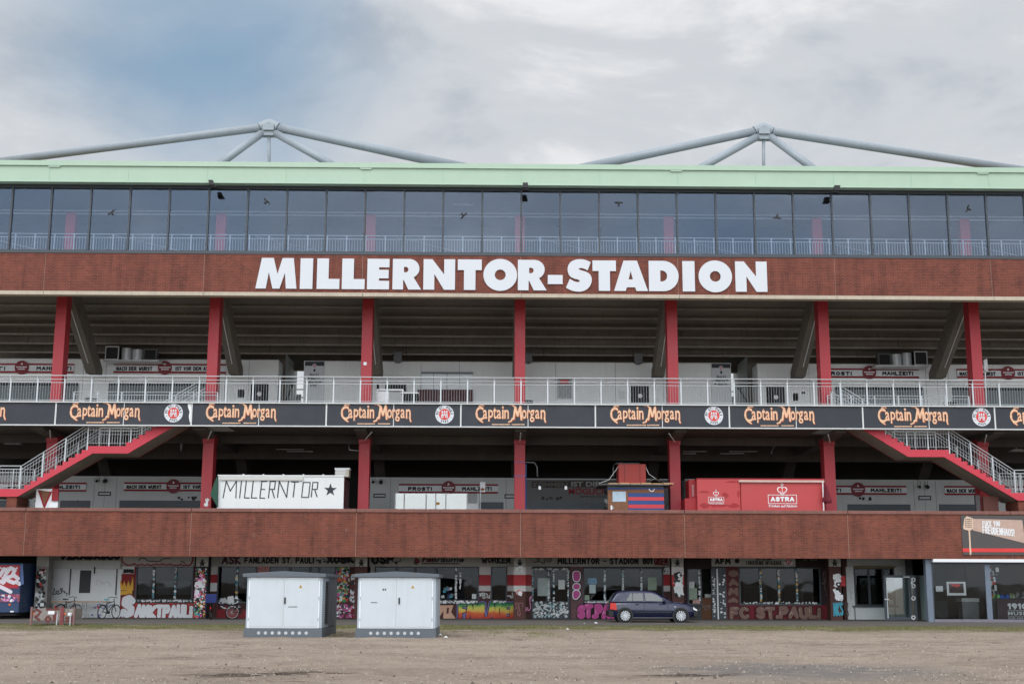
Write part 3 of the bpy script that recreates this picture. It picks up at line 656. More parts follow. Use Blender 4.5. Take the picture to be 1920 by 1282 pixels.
# ------------------------------------------------------------------ banners along the gallery edge
def crest(name, cx, cz, r, Y, parent):
    mb = MB(); mb.disc(cx, cz, r, Y-.012, Y, 40, 0); mb.disc(cx, cz, r*.60, Y-.020, Y-.0121, 32, 1)
    w = r*.60
    def bx(a, b, c, d, m, e=0): mb.box(cx+a*w, cx+b*w, Y-.028-e, Y-.0201, cz+c*w, cz+d*w, m)
    for a in (-.52, -.12, .28):                                   # three-towered castle
        bx(a, a+.24, -.1, .42, 0); mb.flat([(cx+(a-.03)*w, cz+.42*w),(cx+(a+.27)*w, cz+.42*w),(cx+(a+.27)*w, cz+.52*w),(cx+(a+.12)*w, cz+.72*w),(cx+(a-.03)*w, cz+.52*w)], Y-.0285, 0)
    bx(-.6, .6, -.62, -.05, 0); bx(-.17, .17, -.62, -.22, 1, .003); bx(-.5, -.3, -.45, -.3, 1, .003); bx(.3, .5, -.45, -.3, 1, .003)
    for a in (-.45, -.05, .35): bx(a, a+.1, .12, .28, 1, .003)
    word = 'FC ST. PAULI'; span = 168
    for i, ch in enumerate(word):
        if ch == ' ': continue
        a = R_(90+span/2-span*i/(len(word)-1)); lx, lz = cx+.79*r*math.cos(a), cz+.79*r*math.sin(a); h = r*.14; w2 = h*(.75 if ch not in '.I' else .3)
        if ch == '.': h *= .3; lx, lz = cx+.70*r*math.cos(a), cz+.70*r*math.sin(a)
        text_into(mb, ch, (lx-w2, lx+w2, lz-h, lz+h), Y-.012, .004, 2, .02, rot=a-math.pi/2)
    for i, ch in enumerate('1910'):
        a = R_(-90-24+16*i); lx, lz = cx+.79*r*math.cos(a), cz+.79*r*math.sin(a); h = r*.13; w2 = h*(.35 if ch == '1' else .62)
        text_into(mb, ch, (lx-w2, lx+w2, lz-h, lz+h), Y-.012, .004, 2, .02, rot=a+math.pi/2)
    for a in (205, 335): mb.disc(cx+.8*r*math.cos(R_(a)), cz+.8*r*math.sin(R_(a)), r*.04, Y-.016, Y-.0121, 6, 2)
    return mb.build(name, [OWHT if False else LETW, CRSR, INKB], parent)
J = [-149,-23,103.3,231.3,358.5,484.8,611.5,737.8,864,990.2,1116.5,1242.2,1367.8,1493,1618.3,1742,1866,1989,2113]
BL = {0:'black banner with gold lettering cut by the left edge of the photo',
 2:'black banner with gold lettering, round crest and torn white end above the left stairs',
 4:'black banner with gold lettering, no crest, above the white container',
 6:'black banner with gold lettering and round crest just left of the middle red column',
 8:'black banner with gold lettering crossing the middle red column, no crest',
 10:'black banner with gold lettering and round crest above the striped wooden booth',
 12:'black banner with gold lettering, no crest, above the big red trailer',
 14:'black banner with gold lettering and round crest above the right red stairs',
 16:'black banner with gold lettering cut by the right edge of the photo'}
for i in range(0, 17, 2):
    x0, x1 = P(J[i], 778, 63.12)[0], P(J[i+2], 778, 63.12)[0]; xm = P(J[i+1], 778, 63.12)[0]
    t = thing('banner', BL[i], 'banner', (x0,63.12,9.42), 'black advertising banners along the gallery')
    for a, b in ((x0, xm), (xm, x1)): MB().box(a+.012, b-.012, 63.20, 63.24, 9.43, 10.50).build('panel', NAVY, t)
    MB().box(x0-.035, x0+.035, 63.17, 63.20, 9.42, 10.50).build('joint_strip', ALU, t); MB().box(xm-.018, xm+.018, 63.185, 63.205, 9.42, 10.50).build('joint_strip', ALU, t)
    s0 = J[i]+27.5; yo = (J[i]-864)*.0049
    mb = MB(); mg = MB()
    for mm, dx, dy, y, bo in ((mb, .8, .8, 63.193, .028), (mg, 0, 0, 63.180, .014)):
        def tx(s, a, b, c, d, sh=0.): text_into(mm, s, RC(s0+a+dx, c+yo+dy, s0+b+dx, d+yo+dy, y), y-.0007*(int(a)%9), .008, 0, bo, shear=sh)
        tx('C', 0, 15, 762, 788); tx('a', 14, 22, 768, 785); tx('p', 24, 33, 768, 790); tx('t', 33, 39.5, 763, 785); tx('a', 40, 48, 768, 785); tx('i', 49.5, 53, 761, 785); tx('n', 54, 62.5, 768, 785)
        tx('o', 87, 95.5, 768, 785); tx('r', 96.5, 102.5, 768, 785); tx('g', 102, 110.5, 768, 791); tx('a', 112, 120, 768, 785); tx('n', 122, 131, 768, 786)
        for st in ([(71.5,785),(74.5,763),(79,779),(84,762),(86,786)],):
            stroke(mm, [P(s0+a+dx, b+yo+dy, y) for a, b in st], .048 if mm is mg else .07, y-.006, 0, 5)
        # swashes of the C and the M
        for pts in ([(2,772),(3,781),(7,787),(13,791)], [(15,760),(12,759),(7,761)], [(69,784),(67,789),(62,791)], [(64,758.5),(68,758),(73,762)], [(129,783),(130,788),(131,791)]):
            Pp = [P(s0+a+dx, b+yo+dy, y) for a, b in pts]; stroke(mm, Pp, .035 if mm is mg else .05, y-.008, 0, 5)
    mb.build('lettering_shadow', RUST, t); mg.build('lettering', CREAM, t)
    mb = MB(); rd = random.Random(i); u = s0+31
    while u < s0+92:
        w = rd.uniform(1.2, 3.2)
        if abs(u-(s0+66)) > 2: x, xx, z, zz = RC(u, 795.2+yo+.8-1.5, u+w, 797+yo+.8-1.5, 63.19); mb.box(x, xx, 63.19, 63.198, z, zz)
        u += w+.5
    mb.build('small_print', CREAM, t)
    if (i//2) % 2 == 1:
        cx, cz = P(J[i]+222, 778+yo-.2, 63.19); crest('crest', cx, cz, .46, 63.198, t)
    if i == 2:
        MB().flat([P(352.0,757,63.19),P(358,757,63.19),P(358,794,63.19),P(355.5,790,63.19),P(354,780,63.19),P(355.5,772,63.19),P(352.5,763,63.19)], 63.19).build('torn_edge', WHT, t)

# ------------------------------------------------------------------ red stairs
def staircase(sgn, lab, xs, z_land, z_low):
    """xs: x of upper flight's foot (inner landing end), outer landing end; sgn +1: climbs to the right"""
    Ya, Yb = 63.60, 65.62
    xi, xo = xs; t = thing('staircase', lab, 'staircase', (xi, 64.6, z_low), 'red stairs up to the gallery')
    T, Rr = .305, .189; n2 = 11; n1 = 11
    top, z = [], z_land
    def outline():
        up = [(xi, z_land)]
        for k in range(n2): up += [(xi+sgn*T*k, z_land+Rr*(k+1)), (xi+sgn*T*(k+1), z_land+Rr*(k+1))]
        dn = [(xo, z_land)]
        rr = (z_land-z_low)/n1
        for k in range(n1): dn += [(xo-sgn*T*.98*k, z_land-rr*(k+1)), (xo-sgn*T*.98*(k+1), z_land-rr*(k+1))]
        return up, dn
    up, dn = outline(); xe = dn[-1][0]; xf = xe-sgn*6.5
    low = [(xf, z_low), (xf, z_low-.38), (xe-sgn*.0, z_low-.38), (xo+sgn*.25, z_land-.36), (xi+sgn*.12, z_land-.36), (xi+sgn*T*n2, z_land+Rr*n2-.45)]
    body = list(reversed(dn)) + up
    for nm, y0, y1, m in (('stringer', Ya, Ya+.1, REDST), ('stringer', Yb-.1, Yb, REDST), ('flight', Ya+.102, Yb-.102, CONC)):
        lift = 0 if nm == 'stringer' else .012
        pts = [(x, q-lift*0) for x, q in body]+[(x, q+lift) for x, q in reversed(low)]
        MB().prism([(p[0], p[1]) for p in ([low[0]]+[low[k] for k in range(1, 6)]+list(reversed(body)))] if True else pts, y0, y1).build(nm, m, t)
    sl1 = (z_land-z_low)/(T*.98*n1); sl2 = Rr/T
    for y in (Ya+.05, Yb-.06):
        def line(dz): return [(xf,y,z_low+dz),(xe+sgn*.1,y,z_low+dz),(xo,y,z_land+dz),(xi,y,z_land+dz),(xi+sgn*T*n2,y,z_land+Rr*n2+dz)]
        mb = MB(); mb.tube([(p[0],p[1]-.04,p[2]) for p in line(1.12)], .024, 6); mb.tube(line(.97), .018, 6); mb.tube(line(.80), .014, 6); mb.tube(line(.14), .014, 6); mb.build('handrail', GALV, t)
        def zat(x):
            s = (x-xo)*sgn
            if s < 0: return max(z_low, z_land+s*sl1) if (x-xe)*sgn > 0 else z_low
            s2 = (x-xi)*sgn
            return z_land if s2 < 0 else z_land+s2*sl2
        X = xf; tot = abs(xi+sgn*T*n2-xf); mb = MB(); u = 0
        while u < tot: x = xf+sgn*u; mb.box(x-.006, x+.006, y-.006, y+.006, zat(x)+.14, zat(x)+.97); u += .135
        mb.build('balusters', GALV, t)
        u = .2
        while u < tot: x = xf+sgn*u; MB().box(x-.03, x+.03, y-.03, y+.03, zat(x)-.16, zat(x)+1.1).build('post', GALV, t); u += 1.06
    return xe
xl = [P(236,836,63.6)[0], P(165,836,63.6)[0]]; xr = [P(1706.7,843,63.6)[0], P(1779,843,63.6)[0]]
e1 = staircase(1, 'red stairs climbing right to the gallery, at the left side of the building', xl, 8.41, 6.29)
e2 = staircase(-1, 'red stairs climbing left to the gallery, at the right side of the building', xr, 8.41, 6.29)
for k, (s, xe) in enumerate(((1, e1), (-1, e2))):
    MB().box(*sorted((xe-s*.55, xe-s*.05)), 63.7, 65.3, 4.18, 5.9).build('brick_pier', BRICK_L, ST)
mb = MB(); x0, x1, z0, z1 = RC(67, 916, 109, 951, 64.3); mb.box(x0, x1, 64.3, 64.36, z0-.4, z1, 0)
mb.flat([P(71,918,64.29),P(76,919,64.29),P(83,945,64.29),P(93,921,64.29),P(98,921,64.29),P(84,952,64.29),P(81,950,64.29)], 64.29, 1); mb.flat([P(76,919,64.28),P(93,921,64.28),P(83,945,64.28)], 64.285, 2)
mb.box(P(97,930,64.2)[0], P(109,930,64.2)[0], 64.2, 64.295, 5.75, 6.35, 3)
tag(mb.build('painted_board', [WHT, DRED, WOOD, DRED]), 'white board with a red V painted on it under the foot of the left stairs', 'board')
x0, x1, z0, z1 = RC(93, 942, 109, 951, 64.1); tag(MB().box(x0, x1, 64.05, 64.1, z0-.2, z1).build('white_notice', WHT), 'small plain white notice leaning at the corner of the V board', 'notice')
x0, x1, z0, z1 = RC(1844, 930, 1872, 955, 64.4); tag(MB().box(x0, x1, 64.4, 64.6, z0-.8, z1).build('brown_partition', mat('dull_brown', (96,58,50), .8)), 'plain brown partition under the foot of the right stairs', 'partition')
x0, x1, z0, z1 = RC(1830, 928, 1838, 955, 64.5); o = MB().box(x0, x1, 64.5, 64.7, z0-.8, z1).build('sticker_post', mat('speckled', (80,76,78), .8, var=.5, scale=14)); tag(o, 'narrow grey post covered in stickers beside the brown partition', 'post')
# short inner railings round the stair openings
for a, b, lab in ((-23.0,-15.6,'short inner railing round the left stair opening on the gallery'),(16.0,23.4,'short inner railing round the right stair opening on the gallery')):
    t = thing('stair_opening_railing', lab, 'railing', (a,65.8,10.55), 'inner railings at the stair openings')
    mb = MB()
    for z in (11.45,11.3,10.68): mb.tube([(a,65.9,z),(b,65.9,z)], .02, 6)
    mb.build('rail', GALV, t); x = a
    while x <= b: MB().box(x-.03, x+.03, 65.87, 65.93, 10.54, 11.44).build('post', GALV, t); x += 1.23
    mb = MB(); x = a
    while x < b: x += .135; mb.box(x-.006, x+.006, 65.894, 65.906, 10.68, 11.3)
    mb.build('balusters', GALV, t)

# ------------------------------------------------------------------ white kiosk blocks on the gallery and on the terrace
YK = 73.6
def pbox(mb, px, Y, y1=None, m=0, th=.05):
    x0, x1, z0, z1 = RC(*px, Y); return mb.box(x0, x1, Y, Y+th if y1 is None else y1, z0, z1, m)
def slot_shutter(px, Y, t, m=None):
    """roller shutter with a dark perforated strip along its top"""
    x0, x1, z0, z1 = RC(*px, Y); h = z1-z0; mb = MB(); n = max(4, int(h*.86/.11))
    for k in range(n): a = z0+k*(h*.84/n); mb.box(x0, x1, Y-.02-(.012 if k % 2 else 0), Y+.02, a+.008, a+h*.84/n-.008)
    mb.box(x0, x1, Y+.021, Y+.05, z0, z1, 1)
    x = x0
    while x < x1: mb.box(x, x+.03, Y-.01, Y+.02, z0+h*.845, z1, 0); x += .19
    return mb.build('shutter', [m or SHUT, GRP], t)
def kiosk(label, px0, px1, ytop, base_z, Y=YK, wallm=WHITEW, depth=1.55, x_out=None):
    x0 = P(px0, 720, Y)[0] if px0 is not None else -32; x1 = P(px1, 720, Y)[0] if px1 is not None else 32
    zt = P(*ytop, Y)[1]; t = thing('kiosk', label, 'kiosk', ((x0+x1)/2, Y, base_z))
    MB().box(x0, x1, Y, Y+depth, base_z+.12, zt-.06).build('wall', wallm, t); MB().box(x0-.01, x1+.01, Y-.03, Y+depth, zt-.057, zt).build('roof_edge', ALU, t)
    MB().box(x0+.02, x1-.02, Y+.02, Y+depth, base_z, base_z+.117).build('plinth', DRED if wallm is WHITEW else GRP, t)
    return t
def joints(t, xs, y0, y1, Y=YK):
    for x in xs: mb = MB(); pbox(mb, (x-.28, y0, x+.28, y1), Y-.004, Y); mb.build('panel_joint', SHUTD, t)
def badge_sign(label, px, Y, left, right, bx, cut=None, m=SIGNM):
    x0, x1, z0, z1 = RC(*px, Y); t = thing('slogan_sign', label, 'sign', (x0, Y, z0), 'slogan signs on the kiosks'); h = z1-z0
    MB().box(x0, x1, Y-.06, Y, z0+.10, z1-.10).build('board', m, t)
    MB().box(x0, x1, Y-.07, Y, z1-.099, z1).box(x0, x1, Y-.07, Y, z0, z0+.099).build('red_trim', DRED, t)
    cx, cz = P(bx, (px[1]+px[3])/2-1, Y); r = .40
    b = MB().disc(cx, cz, r, Y-.13, Y-.071, 28).build('badge', MAROON, t)
    mb = MB(); rd = random.Random(int(bx)); u = -.3
    for zz, a in ((.02,.30),(-.10,.2)):
        u = -a
        while u < a: w = rd.uniform(.03,.07); mb.box(cx+u, cx+u+w, Y-.136, Y-.1301, cz+zz-.035, cz+zz+.035); u += w+.015
    mb.prism([(cx-.07,cz+.16),(cx+.07,cz+.16),(cx,cz+.29)], Y-.136, Y-.1301)
    mb.build('badge_print', WHT, b)
    for s, a, c in ((left[0], left[1], left[2]), (right[0], right[1], right[2])):
        if s: text_obj('lettering', s, (a, px[1]+h*0+ (px[3]-px[1])*.30, c, px[3]-(px[3]-px[1])*.27), Y-.062, INKB, t, thick=.01, bold=.07, spacing=1.08)
    return t
# gallery level
k1 = kiosk('white kiosk block at the left end of the upper gallery', None, 521, (300,673.5), 10.54)
for px in ((-60,717,147,752.5),(203,717.5,386,753)): slot_shutter(px, YK-.03, k1)
joints(k1, (155,176,198,422,466), 674, 752)
k2 = kiosk('long white block in the middle of the upper gallery behind three red columns', 569, 1371, (975,678.6), 10.54)
joints(k2, (789,861,1042,1154,1244), 680, 756)
k3 = kiosk('white kiosk block at the right end of the upper gallery', 1421, None, (1640,682.5), 10.54)
for px in ((1566,725,1732,761),(1786,726,1990,762.5)): slot_shutter(px, YK-.03, k3)
joints(k3, (1518,1737,1758,1779), 684, 760)
def grille(px, t, Y=YK):
    x0, x1, z0, z1 = RC(*px, Y); f = MB().box(x0, x1, Y-.02, Y-.003, z0, z1).build('barred_window', GRP, t); mb = MB()
    for k in range(1, 8): x = x0+(x1-x0)*k/8; mb.box(x-.012, x+.012, Y-.05, Y-.021, z0, z1)
    mb.box(x0, x1, Y-.045, Y-.026, z1-.04, z1-.01); mb.build('bars', SHUTD, f)
    mb = MB(); mb.disc((x0+x1)/2, (z0+z1)/2-.1, .13, Y-.06, Y-.051, 10); mb.build('notice', WHT, f)
grille((470,719,503,752), k1); grille((1183,723,1217,755), k2); grille((1437,725,1472,758), k3)
for a, t in (((425,718,461,752), k1), ((1477,726,1510,758), k3), ((1160,733,1172,748), k2), ((446,730,458,745), k1), ((1487,737,1497,751), k3), ((1503,734,1510,738), k3)):
    mb = MB(); pbox(mb, a, YK-.012, YK-.001 if a[2]-a[0] < 20 else YK-.004); mb.build('hatch' if a[2]-a[0] > 20 else 'notice', WHITEW if a[2]-a[0] > 20 else PAPER, t)
# serving window of the middle block
mb = MB(); pbox(mb, (790,697,887,700), YK-.25, YK-.001); mb.build('shutter_box', SHUT, k2)
mb = MB(); pbox(mb, (791,700.5,886,730), YK-.09, YK-.05); o = mb.build('serving_screen', mat('pale_screen', (222,230,234), .35, var=.05, scale=2), k2)
mb = MB()
for x in (813,838,862): pbox(mb, (x-.4,700.5,x+.4,730), YK-.094, YK-.0901)
mb.build('screen_joint', SHUT, o)
mb = MB(); pbox(mb, (783,730,887,754), YK-.14, YK-.092); mb.build('counter_front', mat('wine_red', (74,26,34), .6), k2)
mb = MB(); pbox(mb, (722,720,762,734), YK-.03, YK-.002, 0); pbox(mb, (706,720,711,734), YK-.03, YK-.002); mb.build('dark_opening', GRP, k2)
x0, x1, z0, z1 = RC(705, 727, 755, 757, 66.5)
t = thing('tall_table', 'white framed stand with a white panel beside the third red column on the gallery', 'stand', (x0,66.9,10.54))
MB().box(x0, x1, 66.9, 67.5, z1-.07, z1).build('top', WHT, t)
for a in (x0, x1-.06): MB().box(a, a+.06, 66.9, 66.96, 10.54, z1-.071).build('leg', WHT, t)
MB().box(x0+.08, x0+.62, 66.97, 67.0, 10.6, z1-.10).build('panel', WHT, t)
x0, x1, z0, z1 = RC(755, 735, 783, 757, 66.9)
t = thing('dark_counter', 'low dark barred counter right of the white framed stand', 'counter', (x0,67,10.54))
MB().box(x0, x1, 67.0, 67.5, 10.54, z1-.06).build('body', GRP, t); MB().box(x0-.1, x1+.05, 66.95, 67.55, z1-.058, z1).build('top', WHT, t)
# direction boards
def dirboard(label, px, lines):
    x0, x1, z0, z1 = RC(*px, YK-.02); t = thing('direction_board', label, 'sign', (x0, YK, z0), 'direction boards at the passages')
    MB().box(x0, x1, YK-.05, YK-.015, z0, z1).build('board', mat('board_grey_white', (196,202,206), .5, var=.04), t)
    MB().box(x0+.03, x1-.03, YK-.056, YK-.0501, z1-.28, z1-.03).build('dark_band', NAVY, t)
    cx = (x0+x1)/2; crest('round_emblem', cx, z1-.28, .13, YK-.057, t)
    mb = MB(); mb.prism([(cx-.05,z1-.62),(cx+.05,z1-.62),(cx+.05,z1-.53),(cx+.09,z1-.53),(cx,z1-.44),(cx-.09,z1-.53),(cx-.05,z1-.53)], YK-.058, YK-.0501)
    z = z1-.70
    for s, dirn in lines:
        w = .52 if s[0] == 'B' else .5; text_into(mb, s, (cx-w/2+.06*dirn*-1, cx+w/2+.06*dirn*-1, z-.17, z), YK-.0501, .008, 0, .015)
        if dirn:
            ex = cx+dirn*.36-.04*dirn; mb.prism([(ex-.07*dirn,z-.10),(ex,z-.10),(ex,z-.15),(ex+.10*dirn,z-.085),(ex,z-.02),(ex,z-.07),(ex-.07*dirn,z-.07)] if dirn > 0 else [(ex+.07,z-.10),(ex,z-.10),(ex,z-.15),(ex-.10,z-.085),(ex,z-.02),(ex,z-.07),(ex+.07,z-.07)], YK-.058, YK-.0501)
        z -= .215
    mb.build('lettering', INKB, t)
dirboard('direction board with block numbers right of the left passage on the gallery', (570,677,608,754), (('Block 0-3',0),('Block 1-7',-1),('Block 4-6',1),('WC',0)))
dirboard('direction board with block numbers left of the right passage on the gallery', (1334,681,1371,757), (('Block 0-4',0),('Block 5-6',1),('Block 7-8',-1)))
x0, x1, z0, z1 = RC(1044, 708, 1073, 748, YK-.02)
t = thing('match_poster', 'framed poster with a red heading on the white gallery wall', 'poster', (x0, YK, z0))
MB().box(x0, x1, YK-.05, YK-.005, z0, z1).build('frame', ALU, t); MB().box(x0+.04, x1-.04, YK-.056, YK-.0501, z0+.04, z1-.04).build('sheet', mat('poster_print', (150,156,160), .6, var=.5, scale=9), t)
MB().box(x0+.2, x1-.2, YK-.062, YK-.0561, z1-.34, z1-.12).build('heading', CRSR, t)
badge_sign('slogan sign on the upper gallery, cut by the left edge of the photo', (-90,681.5,139,699), YK-.01, ('PROST!',-55,10), ('MAHLZEIT!',68,134), 42)
badge_sign('slogan sign on the upper gallery between the two leftmost red columns', (213.5,682,424,699.7), YK-.01, ('NACH DER WURST',218,286), ('IST VOR DEM ASTRA',329,406), 310)
badge_sign('slogan sign on the upper gallery right of the sixth red column from the left', (1536,691,1722,708.5), YK-.01, ('PROST!',1549,1597), ('MAHLZEIT!',1654,1712), 1629)
badge_sign('slogan sign on the upper gallery behind the rightmost red column', (1794,692,2010,709), YK-.01, ('NACH DER WURST',1799,1867), ('IST VOR DEM ASTRA',1908,1986), 1889)
# technical boxes, ventilation and lamps on top of the kiosks
for px, lab in (((738,661,753,675.5),'grey box on the kiosk roof right of the third red column'),((985,662.5,998,677),'grey box on the kiosk roof beside the middle red column'),((1190,663.5,1205,678.5),'grey box on the kiosk roof left of the fifth red column')):
    x0, x1, z0, z1 = RC(*px, YK-.5); o = MB().box(x0, x1, YK-.5, YK-.1, z0-.02, z1).box(x0-.015, x1+.015, YK-.52, YK-.08, z1, z1+.03).box(x0+.1, x1-.1, YK-.3, YK+.3, z0-.08, z0-.021).build('junction_box', mat('box_grey', (112,116,120), .6), None, bevel=.008); tag(o, lab, 'box', 'grey boxes on the kiosk roofs')
def vent(label, px, flip):
    YV = 72.35; x0, x1, z0, z1 = RC(*px, YV); MB().box(x0-.1, x1+.1, YV-.02, YK+.2, z0-.10, z0-.045).build('vent_shelf', ALU, ST); t = thing('ventilation_unit', label, 'ventilation', (x0, YV, z0), 'ventilation units on the kiosk roofs'); w = x1-x0; z0 -= .04
    f = (lambda a, b: (x0+a*w, x0+b*w)) if not flip else (lambda a, b: (x1-b*w, x1-a*w))
    a, b = f(0, .26); MB().box(a, b, YV+.05, YV+.65, z0+.05, z1-.03).build('fan_box', BLK, t); mb = MB()
    for q in (a, b-.05): mb.box(q, q+.05, YV, YV+.049, z0, z1)
    mb.box(a+.05, b-.05, YV, YV+.049, z1-.06, z1); mb.box(a+.05, b-.05, YV, YV+.049, z0, z0+.05); mb.build('frame', ALU, t)
    a, b = f(.28, .48); MB().tube([((a+b)/2, YV+.35, z0), ((a+b)/2, YV+.35, z1-.08)], (b-a)/2, 16).build('duct', GALV, t, smooth=False)
    a, b = f(.485, .70); MB().tube([((a+b)/2, YV+.35, z0), ((a+b)/2, YV+.35, z1-.16)], (b-a)/2, 16).build('duct', GALV, t)
    a, b = f(.72, .97); MB().box(a, b, YV+.1, YV+.5, z0, z1-.14).box(a+.06, b-.06, YV+.085, YV+.099, z0+.06, z1-.2, 1).build('air_box', [mat('box_grey2', (90,94,96), .6), GRP], t)
vent('metal ventilation unit on the left kiosk roof behind the first raking beam', (197,649,296,673), False)
vent('metal ventilation unit on the right kiosk roof', (1645,658,1739,683), True)
for px, py, lab in ((186,688,'round black loudspeaker on the kiosk wall, leftmost one'),(453,690,'black loudspeaker on the kiosk wall right of the second red column'),(1224,694,'round black loudspeaker on the kiosk wall left of the fifth red column'),(1488,695,'black loudspeaker on the kiosk wall left of the sixth red column'),(1748,697,'round black loudspeaker on the kiosk wall, rightmost one')):
    x, z = P(px, py, YK-.2); t = thing('loudspeaker', lab, 'loudspeaker', (x, YK-.2, z), 'loudspeakers on the gallery kiosks')
    MB().tube([(x,YK-.38,z-.03),(x,YK-.16,z+.03)], .11, 12, r2=.07).build('horn', BLK, t); MB().tube([(x,YK-.16,z+.03),(x,YK-.0,z+.2)], .02, 5).build('arm', ALU, t)
for px, r, lab in ((170,.3,'black waste bin on the gallery behind the second banner'),(646,.0,''),(700,.2,''),(990,.26,'black waste bin right of the middle red column on the gallery'),(1781,.32,'black waste bin on the gallery left of the rightmost red column')):
    if not lab: continue
    x, z = P(px, 755, 67.5); t = thing('waste_bin', lab, 'bin', (x,67.5,10.54), 'waste bins on the gallery')
    MB().tube([(x,67.5,10.54),(x,67.5,11.25)], r*.82, 14, r2=r).build('body', BLK, t); MB().tube([(x,67.5,11.252),(x,67.5,11.33)], r*1.05, 14).build('rim', BLK, t)
mb = MB(); x, z = P(1848, 672, 66.9)     # folded banner on a pole beside the rightmost column
t = thing('flag_pole', 'white pole with a rolled white flag right of the rightmost red column', 'flag', (x,66.9,10.54))
MB().tube([(P(1849,755,66.9)[0],66.9,10.54),(P(1846,675,66.9)[0],66.9,P(1846,675,66.9)[1])], .035, 8).build('pole', WHT, t)
x0, x1, z0, z1 = RC(1844, 672, 1851, 694, 66.85); MB().prism([(x0,z0),(x1,z0-.1),(x1,z1),(x0,z1-.1)], 66.8, 66.86).build('flag', mat('flag_striped', (190,194,196), .8, var=.2, scale=6), t)
# leaning dark poles in the two passages
for a, b, lab in (((537,750),(547,722),'dark bracket leaning on the left passage wall'),((1403,757),(1387,728),'dark bracket leaning on the right passage wall')):
    p, q = P(*a, 76), P(*b, 76); mb = MB().tube([(p[0],76,p[1]),(q[0],76.2,q[1])], .045, 6).tube([(q[0]-.12,76.2,q[1]+.02),(q[0]+.12,76.2,q[1]+.02)], .06, 6)
    tag(mb.build('wall_bracket', BLK), lab, 'bracket')
for a, b, lab in ((553,571,'grey ladder-like barrier closing the left passage'),(1371,1384,'grey ladder-like barrier closing the right passage')):
    mb = MB(); X0, X1 = P(a,740,79.9)[0], P(b,740,79.9)[0]
    for y in (730,745): z = P(560,y,79.9)[1]; mb.tube([(X0,79.9,z),(X1,79.9,z)], .04, 6)
    mb.box(X1-.5, X1-.2, 79.9, 79.95, 11, z+.2); tag(mb.build('passage_barrier', GALV), lab, 'barrier')

# terrace level kiosks
l1 = kiosk('grey white kiosk block at the left end of the lower terrace', None, 395, (300,893), 4.18, wallm=WHITED)
for px in ((-60,937,54,975),(112,938,168,975),(223,938,380,975)): mb = MB(); pbox(mb, px, YK-.05, YK-.003); mb.build('shutter', SHUTD, l1)
joints(l1, (176,196,218), 894, 951)
mb = MB(); pbox(mb, (184,921.5,208,929), YK-.02, YK-.004, 0); pbox(mb, (186,923.5,206,927), YK-.03, YK-.0201, 1); mb.build('letter_plate', [INKB, WHITED], l1)
l2 = kiosk('grey white kiosk block in the middle of the lower terrace, right of the white container', 692, 985, (800,895), 4.18, wallm=WHITED)
joints(l2, (732,949), 896, 955)
mb = MB(); pbox(mb, (700,925,723,932.5), YK-.02, YK-.004, 0); pbox(mb, (702,927,721.5,930.5), YK-.03, YK-.0201, 1); mb.build('letter_plate', [INKB, WHITED], l2)
mb = MB(); pbox(mb, (946,926,966,934), YK-.02, YK-.004, 0); pbox(mb, (948,928,966,932), YK-.03, YK-.0201, 1); mb.build('letter_plate', [INKB, WHITED], l2)
mb = MB(); pbox(mb, (899,941,944,975), YK-.05, YK-.003); mb.build('shutter', SHUTD, l2)
l3 = kiosk('dark grey kiosk with painted slogan in red and pale letters on the lower terrace', 988, 1262, (1100,897), 4.18, wallm=mat('kiosk_dark_grey', (112,114,114), .7, var=.08, scale=1.5, streak=.15))
mb = MB(); pbox(mb, (995,942,1135,980), YK-.05, YK-.003); mb.build('shutter', SHUTD, l3)
mb = MB(); pbox(mb, (997,902,1066,914), YK-.02, YK-.004, 0); pbox(mb, (1066,901,1128,913), YK-.02, YK-.004, 0); mb.build('painted_band', mat('slogan_band', (66,62,62), .7), l3)
text_obj('slogan_lettering', 'STIMMEN', (999,904,1064,912.5), YK-.021, mat('faded_letter', (118,112,108), .7), l3, thick=.008, bold=.03)
text_obj('slogan_lettering', 'IST DIE', (1071,902.5,1124,911.5), YK-.021, mat('pale_letter', (168,168,164), .7), l3, thick=.008, bold=.03)
text_obj('slogan_lettering', 'MÖGLICHKEIT', (1066,912.5,1172,926.5), YK-.005, DRED, l3, thick=.008, bold=.03)
text_obj('web_address', 'www.fcstpauli.com', (1087,927,1190,934.5), YK-.005, INKB, l3, thick=.008)
l4 = kiosk('grey white kiosk block at the right end of the lower terrace', 1281, None, (1640,899), 4.18, wallm=WHITED)
for px in ((1590,945,1708,985),(1762,945,1832,985),(1888,943,2000,985)): mb = MB(); pbox(mb, px, YK-.05, YK-.003); mb.build('shutter', SHUTD, l4)
joints(l4, (1714,1734,1755), 900, 957)
mb = MB(); pbox(mb, (1722,929,1746,937), YK-.02, YK-.004, 0); pbox(mb, (1724,931,1744,935), YK-.03, YK-.0201, 1); mb.build('letter_plate', [INKB, WHITED], l4)
badge_sign('slogan sign on the lower terrace, leftmost, half hidden by the left stairs', (-20,904,162,921), YK-.01, ('PROST!',15,62), ('MAHLZEIT!',92,150), 75)
badge_sign('slogan sign on the lower terrace left of the white container', (233,904,420,920.5), YK-.01, ('NACH DER WURST',237,303), ('IST VOR DEM',344,398), 326)
badge_sign('slogan sign on the lower terrace above the glass screen', (748,907,934,924.5), YK-.01, ('PROST!',765,810), ('MAHLZEIT!',866,922), 841)
badge_sign('slogan sign on the lower terrace right of the big red trailer', (1500,910,1699,927), YK-.01, ('PROST!',1530,1577), ('MAHLZEIT!',1632,1690), 1608)
badge_sign('slogan sign on the lower terrace, rightmost, half hidden by the right stairs', (1771,911,1990,928), YK-.01, ('NACH DER WURST',1775,1840), ('IST VOR DEM',1880,1950), 1868)
